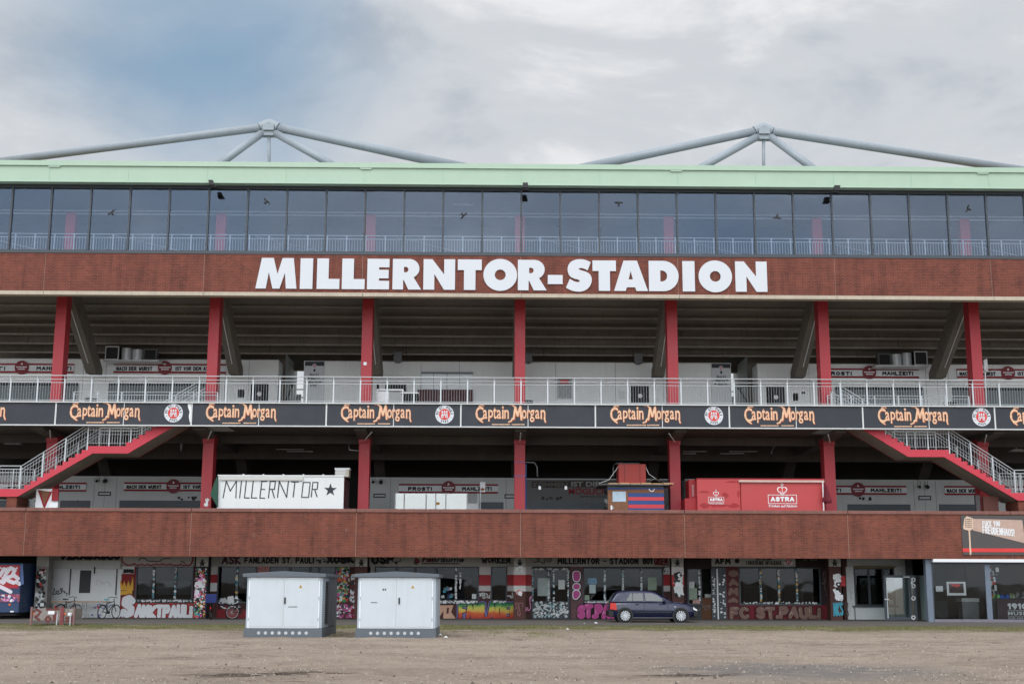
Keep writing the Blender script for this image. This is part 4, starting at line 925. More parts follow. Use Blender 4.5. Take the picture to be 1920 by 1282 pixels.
for px, lab in (((188,902),'small black lamp pair on the lower kiosk wall behind the left stairs'),((706,904),'small black lamp pair on the lower kiosk wall right of the third red column'),((1731,913),'small black lamp pair on the lower kiosk wall left of the right stairs')):
    x, z = P(*px, YK-.2); mb = MB().tube([(x-.2,YK-.25,z),(x-.2,YK-.1,z+.05)], .07, 8).tube([(x+.25,YK-.25,z),(x+.25,YK-.1,z+.05)], .11, 8)
    for q in (-.24,-.1,.18,.32): mb.box(x+q-.008, x+q+.008, YK-.03, YK-.01, z, z+.45)
    tag(mb.build('wall_lamp', BLK), lab, 'lamp', 'lamp pairs on the lower kiosks')
# glass screen in front of the middle kiosk
x0, x1, z0, z1 = RC(740, 924, 898, 955, 70.5); t = thing('glass_screen', 'glazed wind screen with pale posts in front of the middle terrace kiosk', 'screen', (x0,70.5,4.18))
for a in (741,758,799,817,836,876,896): x = P(a, 940, 70.5)[0]; MB().box(x-.03, x+.03, 70.47, 70.53, 4.18, z1).build('post', WHT, t)
for a, b in ((741,758),(758,799),(799,817),(817,836),(836,876)): MB().box(P(a,940,70.5)[0]+.035, P(b,940,70.5)[0]-.035, 70.49, 70.505, 4.3, z1-.02).build('pane', GLB, t)
MB().box(P(876,940,70.5)[0]+.035, P(896,940,70.5)[0]-.035, 70.48, 70.52, 4.3, z1-.55).build('panel', WHT, t)
x0, x1, z0, z1 = RC(818, 941, 824, 946, 70.4); MB().box(x0, x1, 70.44, 70.46, z0, z1).build('yellow_notice', GOLDY, t)
t = thing('sign_post', 'white sign on a thin pole in front of the slogan sign above the glass screen', 'sign', (P(905,950,69)[0],69,4.18))
x0, x1, z0, z1 = RC(900, 903.5, 910, 922, 69); MB().box(x0, x1, 68.97, 69, z0, z1).build('board', WHT, t); MB().tube([(x0+.03,69.03,4.18),(x0+.03,69.03,z1)], .025, 6).build('pole', WHT, t)
cx, cz = (x0+x1)/2, z0+.14; MB().prism([(cx-.13,cz),(cx,cz+.09),(cx+.13,cz),(cx,cz-.09)], 68.955, 68.969).build('diamond_mark', mat('brown_mark', (150,84,40), .6), t)

# white container with hand-painted letters
Yc = 64.7
x0, x1, z0, z1 = RC(408, 891, 644, 956, Yc); z0 = 4.18; x1 = P(645, 900, Yc)[0]
t = thing('white_container', 'white container with black hand-painted letters and a star on the terrace', 'container', (x0,Yc,z0))
MB().box(x0, x1, Yc, Yc+.06, z0, z1-.05).build('front_wall', WHITEC, t)
MB().box(x0+.05, x1-.003, Yc+.062, Yc+2.6, z0, z1-.08).build('body', mat('container_maroon', (92,34,46), .55, var=.1), t, bevel=.02)
mb = MB(); mb.box(x0-.03, x1-.01, Yc-.05, Yc+.1, z1-.05, z1+.02)
for k in range(5): x = x0+1.25+k*1.0; mb.box(x-.04, x+.04, Yc-.02, Yc+.05, z1+.021, z1+.07)
mb.build('roof_rail', WHITEC, t, bevel=.008)
xa = P(569, 895, Yc)[0]; MB().box(x0+.1, xa, Yc-.10, Yc-.002, z1-.26, z1-.06).build('awning_box', mat('awning_white', (206,208,204), .5, var=.05), t, bevel=.02)
for a in (486.5, 566): mb = MB(); pbox(mb, (a-.25, 902, a+.25, 954), Yc-.004, Yc-.0005); mb.build('panel_seam', ALU, t)
LM = [('M',419,443,901,933),('I',450,452,901,933),('L',459,468,902,933),('L',472,482,902,933),('E',488,497,902,933.5),('R',504,515,902,933),('N',521,538,902,932),('T',544,557,903,931),('O',566,579,904,932),('R',584,595,904,931)]
mb = MB()
for ch, a, b, c, d in LM:
    bx0, bx1, bz0, bz1 = RC(a, c, b, d, Yc-.003); gw = max([p[0] for s in G[ch] for p in s] or [.1]) or .1
    for s in G[ch]:
        pts = [(0,0),(0,1),(.6,1),(.6,0),(0,0)] if ch == 'O' else s
        pts = [(0,0),(0,1),(.5,1),(.5,.52),(0,.52)] if ch == 'R' and len(s) > 3 else pts
        ww = .6 if ch == 'O' else gw
        stroke(mb, [(bx0+p[0]/ww*(bx1-bx0)+.06*(p[1]), bz0+p[1]*(bz1-bz0)) for p in pts], .028, Yc-.004, 0, 4)
mb.build('painted_letters', mat('letter_charcoal', (44,50,58), .6), t)
cx, cz = P(619.5, 918, Yc-.01); st = []
for k in range(10): r = .33 if k % 2 == 0 else .13; a = math.pi/2+k*math.pi/5; st.append((cx+r*math.cos(a), cz+r*math.sin(a)))
MB().prism(st, Yc-.02, Yc-.003).build('painted_star', mat('letter_charcoal', (44,50,58)), t)
x0b, x1b, z0b, z1b = RC(629, 877, 654, 891, Yc+.6)
t2 = thing('air_conditioner', 'cream slatted air conditioning unit on top of the white container', 'air conditioner', (x0b,Yc+.6,z1+.02)); z1b = max(z1b, z1+.4)
MB().box(x0b, x1b, Yc+.6, Yc+1.3, z1-.0, z1b-.08).build('housing', mat('cream_metal', (196,192,178), .5), t2); mb = MB()
for k in range(4): mb.box(x0b-.02, x1b-.15, Yc+.58, Yc+.599, z1+.05+.085*k, z1+.10+.085*k)
mb.build('slats', WHT, t2); MB().box(x0b-.04, x1b+.04, Yc+.56, Yc+1.34, z1b-.079, z1b).build('cap', WHT, t2)
Yt = 64.5; pts = [P(406,893,Yt),P(408.3,896,Yt),P(407.6,951,Yt),P(394,927,Yt),P(401,905,Yt)]
MB().prism(pts, Yt, Yt+.16).build('folded_awning', GREEN, None, bevel=.03); tag(bpy.data.objects['folded_awning'], 'folded dark green awning hanging at the left end of the white container', 'awning')

# striped booth with a plank roof and a red box on it
Yb = 64.5
t = thing('striped_booth', 'small wooden booth with blue and red stripes and a plank roof on the terrace', 'booth', (P(1140,950,Yb)[0],Yb,4.18))
xa, xb, _, zt = RC(1139.5, 910, 1245, 957, Yb); xm = P(1178, 940, Yb)[0]
MB().box(xa, xb, Yb+.01, Yb+2.1, 4.18, zt-.01).build('body', mat('booth_grey', (96,100,104), .7, var=.3, scale=2), t)
MB().box(xa, xm-.01, Yb-.04, Yb+.009, 4.18, zt-.22).build('door', WOOD, t)
mb = MB(); pbox(mb, (1148.5,921,1173.5,940), Yb-.055, Yb-.041); mb.build('door_window', mat('frosted_pane', (168,190,206), .3), t)
mb = MB(); pbox(mb, (1145,947,1148,956), Yb-.09, Yb-.041); pbox(mb, (1148,951,1151,952.2), Yb-.09, Yb-.06); mb.build('door_handle', WHT, t)
mb = MB(); z = zt
for k, (y0, y1, m) in enumerate(((914,917,0),(917,924,2),(924,931.5,0),(931.5,938,1),(938,945.5,0),(945.5,952.5,1),(952.5,962,0))):
    za, zb = P(1210, y1, Yb)[1], P(1210, y0, Yb)[1]; mb.box(xm if k else xa, xb, Yb-.03, Yb+.008, za+.004, zb, m)
mb.build('striped_front', [BLUEP, REDP, WOOD], t)
mb = MB()
for k in range(4):
    za = 4.9+.42*k; mb.face([(xa-.005,Yb+.1,za),(xa-.005,Yb+1.9,za+.2),(xa-.005,Yb+1.9,za+.38),(xa-.005,Yb+.1,za+.2)], k % 2)
mb.build('side_stripes', [PAPER, INKB], t)
mb = MB(); x0, x1, z0, z1 = RC(1123, 908.5, 1256, 911, Yb-.5); mb.box(x0, x1, Yb-.35, Yb+2.4, zt, zt+.05, 0)
for k in range(6): q = x0+.5+k*.55; mb.box(q, q+.5, Yb-.30, Yb+2.2, zt+.052, zt+.10+.02*(k % 2), 1)
mb.build('plank_roof', [mat('roof_grey_board', (88,90,92), .8), WOODP], t)
mb = MB(); pts = []
for k in range(9): a = math.pi*k/8; pts.append((P(1222,918,Yb-.06)[0]+.13*math.cos(a+math.pi), Yb-.06, P(1222,916,Yb-.06)[1]+.13*math.sin(a+math.pi)))
mb.tube(pts, .03, 6); mb.build('horseshoe', WHT, t)
x0, x1, z0, z1 = RC(1160, 869.5, 1211, 902, Yb+.5); zr = zt+.125
t = thing('red_crate', 'big plain red wooden box standing on the booth roof', 'box', (x0,Yb+.5,zr))
MB().box(x0, x1, Yb+.5, Yb+1.7, zr, z1).build('box', mat('crate_red', (150,52,46), .6, var=.08, scale=2), t, bevel=.012); mb = MB()
for q in (.22, .78): X = x0+(x1-x0)*q; mb.box(X-.01, X+.01, Yb+.494, Yb+.499, zr+.01, z1-.01)
mb.build('board_joint', mat('joint_dark_red', (84,28,26), .8), t)
mb = MB().tube([(x0+.02,Yb+.6,z1-.1),(x0-.5,Yb+.5,zr+.2),(x0-1.0,Yb+.5,zr+.02)], .015, 5); tag(mb.build('rope', ALU), 'pale rope running down left from the red box', 'rope')
mb = MB().tube([(x1-.05,Yb+.6,z1),(x1+.15,Yb+.5,z1-.5),(x1+.7,Yb+.5,zr+.12)], .015, 5); tag(mb.build('rope', ALU), 'pale rope running down right from the red box', 'rope')
x0, x1, z0, z1 = RC(1216, 899, 1247, 911, Yb+.3); mb = MB(); N = 8
for i in range(N):
    for j in range(4):
        q = lambda i, j: (x0+(x1-x0)*i/N, Yb+.3+.4*j, zr+max(0, math.sin(math.pi*i/N))*.24*(1-.08*j)+.02*math.sin(i*2.1+j))
        mb.face([q(i,j), q(i+1,j), q(i+1,j+1), q(i,j+1)])
tag(mb.build('tarpaulin', TARP, smooth=True), 'crumpled grey tarpaulin on the right end of the booth roof', 'tarpaulin')
# string lamps and the line with white marks
for px, lab in (((1012,914),'white bulb hanging in front of the dark kiosk, left one of two'),((1061,914),'white bulb hanging in front of the dark kiosk, right one of two')):
    x, z = P(*px, 65.5); t = thing('bulb_lamp', lab, 'lamp', (x,65.5,z), 'bulbs in front of the dark kiosk')
    MB().tube([(x,65.5,z-.09),(x,65.5,z-.05),(x,65.5,z+.04),(x,65.5,z+.08)], .07, 10).build('bulb', WHT, t); MB().tube([(x,65.5,z+.08),(x-.12,65.5,z+.35)], .012, 5).build('cord', GRP, t)
for a, b in ((866,None),(892,None)):
    z = P(974, a, 66)[1]; mb = MB(); e = .03; mb.box(-.275-e, .275+e, 66.02-e, 66.0, z-.02, z+.02); mb.box(.275+.003, .275+e, 66.0, 66.8, z-.02, z+.02)
    tag(mb.build('tie_strap', mat('strap_violet', (112,96,150), .6)), 'thin violet strap round the middle red column, %s one' % ('upper' if a == 866 else 'lower'), 'strap')
mb = MB(); x, z = P(986.5, 930, 66.4); mb.box(x-.06, x+.02, 66.3, 66.35, 4.18, P(986, 870, 66.4)[1]); tag(mb.build('blue_pole', BLUEP), 'thin blue pole behind the right edge of the middle red column', 'pole')

# red beer trailer
Ya = 64.6
x0, x1, z0, z1 = RC(1307, 897, 1547, 958, Ya); z0 = 4.3
t = thing('red_trailer', 'long faded red drinks trailer with white anchor-heart logos on the terrace', 'trailer', (x0,Ya,4.18))
xs = P(1388.5, 920, Ya)[0]
MB().box(x0, xs-.01, Ya, Ya+2.2, z0, z1-.05).build('body_left', TRED, t, bevel=.03); MB().box(xs+.01, x1, Ya-.02, Ya+2.2, z0, z1-.05).build('body_right', TRED, t, bevel=.03)
mb = MB(); mb.box(x0-.01, x1+.02, Ya+.0, Ya+2.2, z1-.048, z1+.01); mb.build('roof', TREDD, t)
xa, xb, za, zb = RC(1385, 900, 1545, 904, Ya-.1); MB().box(xa, xb, Ya-.16, Ya-.022, za, zb).build('awning_rail', mat('rail_pinkish', (206,180,172), .5), t, bevel=.01)
mb = MB(); rd = random.Random(8)                # darker worn patches where the paint has not faded
for cx_, cy_, w_, h_, n_ in ((1322,922,14,3,9),(1360,928,9,6,9),(1345,947,24,4,12),(1378,948,14,5,10),(1372,903,16,2.2,9),(1385,925,3,10,7),(1320,947,10,6,8)):
    pts = [P(cx_+w_*math.cos(2*math.pi*k/n_)*rd.uniform(.5,1.15), cy_+h_*math.sin(2*math.pi*k/n_)*rd.uniform(.5,1.15), Ya-.002) for k in range(n_)]
    mb.flat([(min(max(p[0], x0+.04), xs-.04), p[1]) for p in pts], Ya-.003-.001*cx_/1400)
    mb.build('worn_paint', TREDD, t); mb = MB()
def heart(cx, cz, r): return [(cx+r*.062*16*math.sin(a)**3, cz+r*.062*(13*math.cos(a)-5*math.cos(2*a)-2*math.cos(3*a)-math.cos(4*a))) for a in [2*math.pi*k/36 for k in range(36)]]
def logo(x0p, x1p, yb0, yb1, hx, hy, hr, tag_y, Y):
    mb = MB(); ax0, ax1, az0, az1 = RC(x0p, yb0, x1p, yb1, Y); w = (ax1-ax0)*.018
    for b in ((ax0,ax1,az1-w,az1),(ax0,ax1,az0,az0+w),(ax0,ax0+w,az0+w,az1-w),(ax1-w,ax1,az0+w,az1-w)): mb.box(b[0], b[1], Y-.008, Y, b[2], b[3], 0)
    text_into(mb, 'ASTRA', (ax0+(ax1-ax0)*.09, ax1-(ax1-ax0)*.09, az0+(az1-az0)*.24, az1-(az1-az0)*.22), Y, .008, 0, .05)
    text_into(mb, 'Trinken auf Rädern', (ax0+.01, ax1, P(x0p, tag_y+4.8*(x1p-x0p)/54, Y)[1], P(x0p, tag_y, Y)[1]), Y, .008, 0, .02, shear=.2)
    cx, cz = P(hx, hy, Y); mb.flat(heart(cx, cz, hr), Y-.012, 0); mb.flat(heart(cx, cz, hr*.80), Y-.014, 1)
    mb.torus((cx, Y-.016, cz+hr*1.18), hr*.2, hr*.07, 'y', 12, 5, 0); mb.box(cx-hr*.05, cx+hr*.05, Y-.018, Y-.0145, cz-hr*.45, cz+hr*1.0, 0)
    mb.box(cx-hr*.35, cx+hr*.35, Y-.018, Y-.0145, cz+hr*.62, cz+hr*.72, 0)
    for sg in (-1, 1): stroke(mb, [(cx, cz-hr*.5), (cx+sg*hr*.25, cz-hr*.42), (cx+sg*hr*.42, cz-hr*.1)], hr*.045, Y-.0185, 0, 3)
    return mb
logo(1440,1494,927,944,1466.5,919.5,.26,945.5,Ya-.024).build('logo', [WHT, CRSR], t); logo(1328,1357.5,931,941.5,1342.5,925.5,.15,942,Ya-.004).build('logo', [WHT, CRSR], t)
x0, x1, z0, z1 = RC(1288, 899, 1305, 934, Ya+.6); xl0, xl1, _, _ = RC(1284, 934, 1305, 957, Ya+.3)
t = thing('cooling_trailer', 'small dark red cooling box with a slatted grille left of the big red trailer', 'trailer', (x0,Ya,4.18))
MB().box(xl0, P(1307,940,Ya+.3)[0]-.02, Ya+.3, Ya+1.8, 4.18, P(1295,934,Ya+.3)[1]).build('base', TREDD, t, bevel=.02); mb = MB()
for k in range(6): z = 4.9+.1*k; mb.box(xl0+.03, P(1305,940,Ya+.3)[0]-.03, Ya+.28, Ya+.298, z, z+.04)
mb.build('grille', mat('grille_dark_red', (90,20,30), .6), t); MB().box(x0+.1, x1, Ya+.6, Ya+1.8, P(1295,934,Ya+.3)[1]+.003, z1).build('upper_box', TREDD, t, bevel=.02)
MB().box(x0+.25, x1-.1, Ya+.585, Ya+.599, z0+.1, z1-.25).build('print', mat('smudged_print', (170,120,124), .6, var=.5, scale=12), t)
x, _ = P(1545, 950, Ya-.35)
t = thing('folded_parasol', 'closed dark red parasol on a white pole at the right end of the red trailer', 'parasol', (x,Ya-.35,4.18))
pz = lambda y: P(1545, y, Ya-.35)[1]
MB().tube([(P(1544.5,958,Ya-.35)[0],Ya-.35,4.18),(P(1542.5,903,Ya-.35)[0],Ya-.35,pz(903))], .03, 8).build('pole', WHT, t)
mb = MB(); rings = [(904,.02),(912,.08),(930,.15),(939,.20),(943,.16)]; n = 10; idx = []
for y, r in rings:
    idx.append(len(mb.v)); c = P(1546.5+(y-904)*.13, y, Ya-.35)
    mb.v += [(c[0]+r*(1+.28*(q % 2))*math.cos(2*math.pi*q/n), Ya-.35+r*(1+.28*(q % 2))*math.sin(2*math.pi*q/n), c[1]) for q in range(n)]
for a, b in zip(idx, idx[1:]):
    for q in range(n): mb.f.append((a+q, a+(q+1) % n, b+(q+1) % n, b+q)); mb.m.append(0)
mb.build('canopy', mat('parasol_red', (104,28,40), .8), t)
# ------------------------------------------------------------------ ground floor: painted shop fronts under the lower brick band
YW, YP = 67.6, 65.9
def wp(name, px, m, dy=0., th=.12, Y=None, bot=False):
    Y = (Y or YW)-dy; x0, x1, z0, z1 = RC(*px, Y)
    if bot: z0 = .03
    return MB().box(x0, x1, Y, Y+th, z0, z1).build(name, m, ST)
def shopwin(px, xs, sill=True, Y=None, fm=None, gm=None, label=None):
    """window set in a dark frame; xs = pixel columns of its mullions"""
    Y = (Y or YW)-.06; x0, x1, z0, z1 = RC(*px, Y); fm = fm or DARKF; mb = MB(); t = .07
    mb.box(x0, x1, Y, Y+.14, z1-t, z1); mb.box(x0, x1, Y, Y+.14, z0, z0+t*1.3); mb.box(x0, x0+t, Y, Y+.14, z0+t*1.3+.001, z1-t-.001); mb.box(x1-t, x1, Y, Y+.14, z0+t*1.3+.001, z1-t-.001)
    cuts = [x0+t]
    for q in xs: x = P(q, (px[1]+px[3])/2, Y)[0]; mb.box(x-.06, x+.06, Y, Y+.14, z0+t*1.3+.001, z1-t-.001); cuts += [x-.06, x+.06]
    cuts.append(x1-t); f = mb.build('shop_window', fm, ST)
    if label: f['label'] = label
    for a, b in zip(cuts[::2], cuts[1::2]): MB().box(a+.002, b-.002, Y+.05, Y+.058, z0+t*1.3+.003, z1-t-.003).build('pane', gm or GLS, f)
    return f
MB().box(-32, 32, 71.6, 71.9, .03, 3.59).build('shop_back_wall', INTR, ST)
MB().box(-32, 32, 68.3, 71.59, .02, .06).build('shop_floor', INTR, ST)
rd = random.Random(21); mb = MB(); x = -24      # shelves and counters seen dimly through the glass
while x < 17: w = rd.uniform(.6, 1.6); h = rd.uniform(.7, 2.1); mb.box(x, x+w, 70.2, 70.8, .06, h, rd.randrange(3)); x += w+rd.uniform(.3, 1.6)
mb.build('shop_shelves', [mat('shelf_grey', (150,150,146), .7), mat('shelf_brown', (110,84,66), .7), mat('shelf_dark', (60,62,66), .7)], ST)
def pillar(k, lower, sign=True):
    x0, x1 = 8*k-.30, 8*k+.30; o = MB().box(x0, x1, YP, YP+.7, .03, 3.59).build('pillar', lower, ST)
    return o
# fascia boards above the shops (one per bay) ------------------------------------------------
for a, b in ((97,228),(228,365),(392,665),(693,962),(984,1262),(1334,1491)): wp('fascia_board', (a,1032,b,1061.5), OFFW, .16, .14)
wp('fascia_board', (1491,1032,1560,1064), mat('fascia_dark', (44,32,32), .8), .15, .14); wp('fascia_board', (1282,1032,1334,1066), mat('fascia_dark', (44,32,32), .8), .15, .14)
# bay far left: blue vending trailer, dark panels
wp('shop_wall', (-60,1040,97,1161), mat('near_black_wall', (34,30,32), .9), 0, .12, bot=True)  # plain near-black wall behind the trailer and posters
x0, x1, z0, z1 = RC(-60, 1055, 38, 1148, 64.3)
t = thing('vending_trailer', 'blue trailer with red and white spray painting, cut by the left edge of the photo', 'trailer', (x0,64.3,.03))
MB().box(x0, x1, 64.3, 66.6, z0, z1).build('body', NIGHT, t, bevel=.03)
xq, _, za, zb = RC(-60, 1059, 36, 1102, 64.28); mb = MB(); mb.box(xq, P(36,1080,64.28)[0], 64.27, 64.299, za, zb, 0)
rd = random.Random(4)
for pts in ([(0,1078),(8,1066),(14,1070),(6,1086)],[(6,1092),(14,1082),(26,1078),(34,1084)],[(-4,1097),(10,1104),(20,1109)],[(12,1074),(20,1064),(28,1068),(24,1076)],[(-10,1088),(2,1090)],[(30,1090),(37,1094)],[(16,1088),(26,1092)]): stroke(mb, [P(a, b, 64.26) for a, b in pts], .09, 64.262, 1, 5)
for k in range(14): q = P(rd.uniform(-6, 36), rd.uniform(1061, 1100), 64.2); r = rd.uniform(.02, .05); mb.box(q[0]-r, q[0]+r, 64.244, 64.25, q[1]-r, q[1]+r, 1)
mb.build('spray_painting', [mat('spray_red', (176,30,48), .5, var=.2, scale=4), mat('spray_white', (226,220,228), .5, var=.05)], t)
xq, xr_, za, zb = RC(-60, 1113, 37, 1128, 64.28); mb = MB(); mb.box(xq, xr_, 64.27, 64.299, za, zb, 0); rd = random.Random(9)
for k in range(60): X = rd.uniform(xq+1, xr_-.1); Z = rd.uniform(za+.05, zb-.05); r = rd.uniform(.02, .07); mb.box(X-r, X+r, 64.262-.0003*k, 64.269-.0003*k, Z-r*.8, Z+r*.8, 1+k % 3)
mb.build('picture_strip', [mat('strip_pink', (140,70,90), .6), WHT, BLUEP, PINKL], t)
x0q, x1q, za, zb = RC(16, 1131, 20, 1134.5, 64.28); MB().box(x0q, x1q, 64.27, 64.299, za, zb).build('reflector', ORNG, t)
x0q, x1q, za, zb = RC(19, 1144.5, 26, 1147, 64.28); MB().box(x0q, x1q, 64.27, 64.299, za, zb).build('plate', WHT, t)
MB().prism([P(38.5,1058,64.25),P(43,1056,64.25),P(45,1094,64.25),P(39,1097,64.25)], 64.22, 64.26).build('open_flap', mat('flap_blue', (70,98,146), .5), t)
for q in (-26.2,): MB().tube([(q,64.5,.33),(q,64.8,.33)], .3, 18).build('wheel', RUBBER, t)
MB().box(x0, x1-.2, 64.6, 66.2, .2, z0-.01).build('chassis', BLK, t)
for a, b, c, d, lab in ((46,1060,62,1100,'upper of two dark red posters beside the blue trailer'),(47,1124,60,1144,'lower of two dark red posters beside the blue trailer')):
    x0, x1, z0, z1 = RC(a, b, c, d, 66.4); o = MB().box(x0, x1, 66.4, 66.43, z0, z1).build('poster', mat('dark_red_poster', (96,26,38), .6, var=.6, scale=7)); tag(o, lab, 'poster', 'dark posters by the trailer')
# pillars -----------------------------------------------------------------------------------
pal_bw = [WHT, PAPER, INKB, DGRY]; pal_mix = [WHT, INKB, PINK, CYAN, GOLDY, PAPER, CRSR, mat('sticker_green', (60,150,90), .6)]
for k in (-3,-2,-1,0,1,2):
    m = {-3:mat('pillar_grey', (142,140,138), .8, var=.2, scale=5), -2:mat('pillar_dark', (40,40,44), .8, var=.3, scale=5), -1:BROWN, 0:BROWN, 1:BROWN, 2:BROWN}[k]
    pillar(k, m); x0, x1 = 8*k-.305, 8*k+.305
    zz = lambda y, kk=k: P({-3:76,-2:375,-1:675,0:974,1:1272,2:1570}[kk], y, YP-.01)[1]
    MB().box(x0, x1, YP-.02, YP-.002, zz(1061.5), 3.25).build('pillar_plate', OFFW, ST)
    cx, cz = 8*k, zz(1056); st = []
    if k > -3:
        for q in range(10): r = .19 if q % 2 == 0 else .08; a = math.pi/2+q*math.pi/5; st.append((cx+r*math.cos(a), cz+r*math.sin(a)))
        MB().prism(st, YP-.03, YP-.021).torus((cx, YP-.035, cz+.13), .06, .018, 'y', 12, 4).build('star_emblem', INKB, ST)
    if k in (0, 1): MB().box(x0, x1, YP-.018, YP-.002, zz(1077), zz(1062)).build('pillar_stripe', OWHT, ST)
    if k in (0, 1): MB().box(x0, x1, YP-.014, YP-.002, zz(1097), zz(1077.3)).build('pillar_stripe', ORED, ST)
    if k == 0: MB().box(x0, x1, YP-.016, YP-.002, zz(1108), zz(1097.3)).build('pillar_stripe', OWHT, ST)
stickers('sticker_layer', 70, (66,1064,86,1128), YP-.02, [WHT, PAPER, INKB, DGRY, CRSR], ST, .06, .22, 2); stickers('sticker_layer', 12, (66,1126,86,1140), YP-.02, [INKB, WHT, NIGHT], ST, .1, .3, 12)
stickers('sticker_layer', 260, (363.5,1064,387,1159), YP-.01, pal_mix, ST, .03, .12, 5); stickers('sticker_layer', 24, (364,1074,386,1120), YP-.03, [PINKL, WHT], ST, .1, .2, 6)
stickers('sticker_layer', 5, (967,1106,982,1116), YP-.02, [WHT, CRSR], ST, .15, .3, 7); stickers('sticker_layer', 12, (966,1060,981,1074), YP-.021, [WHT, PAPER], ST, .1, .22, 17)
stickers('sticker_layer', 38, (1263,1072,1281,1122), YP-.02, [WHT, INKB, PAPER, WHT, DGRY], ST, .12, .34, 8, tall=1.2); stickers('sticker_layer', 30, (1561,1068,1581,1126), YP-.02, [WHT, PAPER, WHT, INKB], ST, .08, .3, 9, tall=1.2)
wp('red_notice', (1571,1079,1585,1098), ORED, 0, .02, YP-.012); graffiti('tag_scribble', 'NKS', (1562,1128,1581,1154), YP-.01, CYAN, CYAN, ST, r=.03, ol=.01, seed=3)
# bay 1: white shutter wall with a small window
wp('shutter_wall', (97,1062,226,1159), WHITEW, .02, .12, bot=True); wp('shutter_box', (100,1050,226,1066), WHITED, .3, .28)
mb = MB()
for k in range(24): z = .12+k*.095; mb.box(P(98,1100,YW)[0]+.02, P(131,1100,YW)[0]-.03, YW-.045, YW-.021, z, z+.08); mb.box(P(132,1100,YW)[0]+.03, P(146,1100,YW)[0], YW-.045, YW-.021, z, z+.08) if True else 0; mb.box(P(172,1100,YW)[0], P(217,1100,YW)[0], YW-.045, YW-.021, z, z+.08)
mb.build('shutter_slats', WHITEC, ST)
for a in (131, 218): wp('guide_rail', (a-1,1066,a+1,1115), DGRY, .07, .04)
f = wp('window_frame', (146,1066.5,173,1114), WHT, .06, .035); x0, x1, z0, z1 = RC(149, 1068.5, 170, 1111, YW-.08); o = MB().box(x0, x1, YW-.08, YW-.062, z0, z1).build('dark_shutter', DGRY, None); o.parent = f; o.matrix_parent_inverse = Matrix.Identity(4)
graffiti('graffiti_word', 'VZKABASCO', (112,1037,226,1049.5), YW-.165, INKB, INKB, ST, r=.05, ol=.02, seed=2)
wp('handle', (176,1062,178,1075), BLK, .36, .05); stickers('sticker_layer', 26, (140,1149,196,1158), YW-.05, [PAPER, WHITED, LILAC], ST, .06, .2, 10)
# wall between: spray-painted '2002', crown, big S
wp('shop_wall', (224,1036,255,1160), DRED, 0, .12, bot=True); wp('white_patch', (227,1060,252,1075), PLAST, .012, .01)
graffiti('graffiti_year', '2002', (231,1066,252,1074), YW-.02, INKB, INKB, ST, r=.03, ol=.01, seed=5)
mb = MB(); mb.prism([P(a, b, YW-.03) for a, b in ((226,1106),(225,1085),(230,1098),(233,1088),(237,1100),(241,1087),(244,1099),(250,1080),(250,1106))], YW-.04, YW-.013, 0); mb.prism([P(a, b, YW-.03) for a, b in ((226,1115),(226,1107.5),(248,1105.5),(248,1113))], YW-.042, YW-.013, 0); mb.build('graffiti_crown', GOLDY, ST)
mb = MB(); mb.prism([P(a, b, YW-.02) for a, b in ((224,1118),(224,1084),(230,1101),(233,1086),(237,1102),(241,1085),(245,1101),(251,1077),(252,1117))], YW-.012, YW-.004, 0); mb.build('crown_outline', INKB, ST)
# bay 2 window and lettering
wp('shop_wall', (255,1128,366,1160), DRED, .01, .12, bot=True); wp('shop_wall', (362,1040,372,1160), BROWN, 0, .12, bot=True)
shopwin((254,1060,362,1130), (288,329)); wp('window_sill_board', (254,1122,362,1130), DGRY, .09, .02)
stickers('sticker_layer', 60, (257,1123.5,360,1128), YW-.095, [WHT, PAPER], ST, .03, .11, 11, tall=.7)
for a in (288, 329): stickers('sticker_layer', 26, (a-2.5,1063,a+2.5,1122), YW-.065, [WHT, PAPER, CYAN], ST, .05, .11, a)
for a, b in ((259,284),(293,325),(333,358)): mb = MB(); pbox(mb, (a,1089,b,1114), YW+.06, YW+.07); mb.build('window_film', mat('film_grey', (205,210,210), .6), ST)
graffiti('graffiti_band', 'CURNSEW', (228,1034,364,1060), YW-.165, mat('spray_pale', (196,188,186), .7), DRED, ST, r=.17, ol=.07, seed=4, gapf=.42)
graffiti('graffiti_word', 'S', (224,1112,256,1160), YW-.03, WHT, DRED, ST, r=.17, ol=.06, jit=0, seed=1)
graffiti('graffiti_word', 'ANKTPAULi', (250,1130,364,1161), YW-.025, WHT, DRED, ST, r=.095, ol=.06, seed=6, halo=CRSR)
mb = MB(); pts = [];  cx, cz = P(228, 1151, YW)
for k in range(10): r = .24 if k % 2 == 0 else .09; a = math.pi/2+k*math.pi/5; pts.append((cx+r*math.cos(a), cz+r*math.sin(a)))
mb.prism(pts, YW-.10, YW-.09); mb.build('graffiti_star', WHT, ST)
# bay 3: fan shop
def striped(a, b, y0=1060, lower=BROWN, w2=True):
    wp('shop_wall', (a,1040,b,1160), lower, 0, .12, bot=True); wp('wall_stripe_white', (a,y0,b,1076.5), OWHT, .012, .01); wp('wall_stripe_red', (a,1077,b,1097), ORED, .011, .009)
    if w2: wp('wall_stripe_white', (a,1097.5,b,1108), OWHT, .012, .01)
striped(385, 409, 1059); wp('white_patch', (392,1092,407,1108), PLAST, .02, .007)
wp('shop_wall', (407,1129,470,1160), DRED, .01, .12, bot=True); wp('sill_brown', (408,1130,470,1142), mat('sill_dark_red', (64,22,26), .7), .03, .02)
shopwin((407,1060,481,1131), (444,)); shopwin((504,1060,629,1131), (543,580,597)); wp('shop_wall', (481,1060,504,1160), mat('scribbled', (170,120,116), .8, var=.5, scale=9), .01, .12, bot=True)
wp('shop_wall', (470,1131,630,1160), DRED, 0, .12, bot=True)
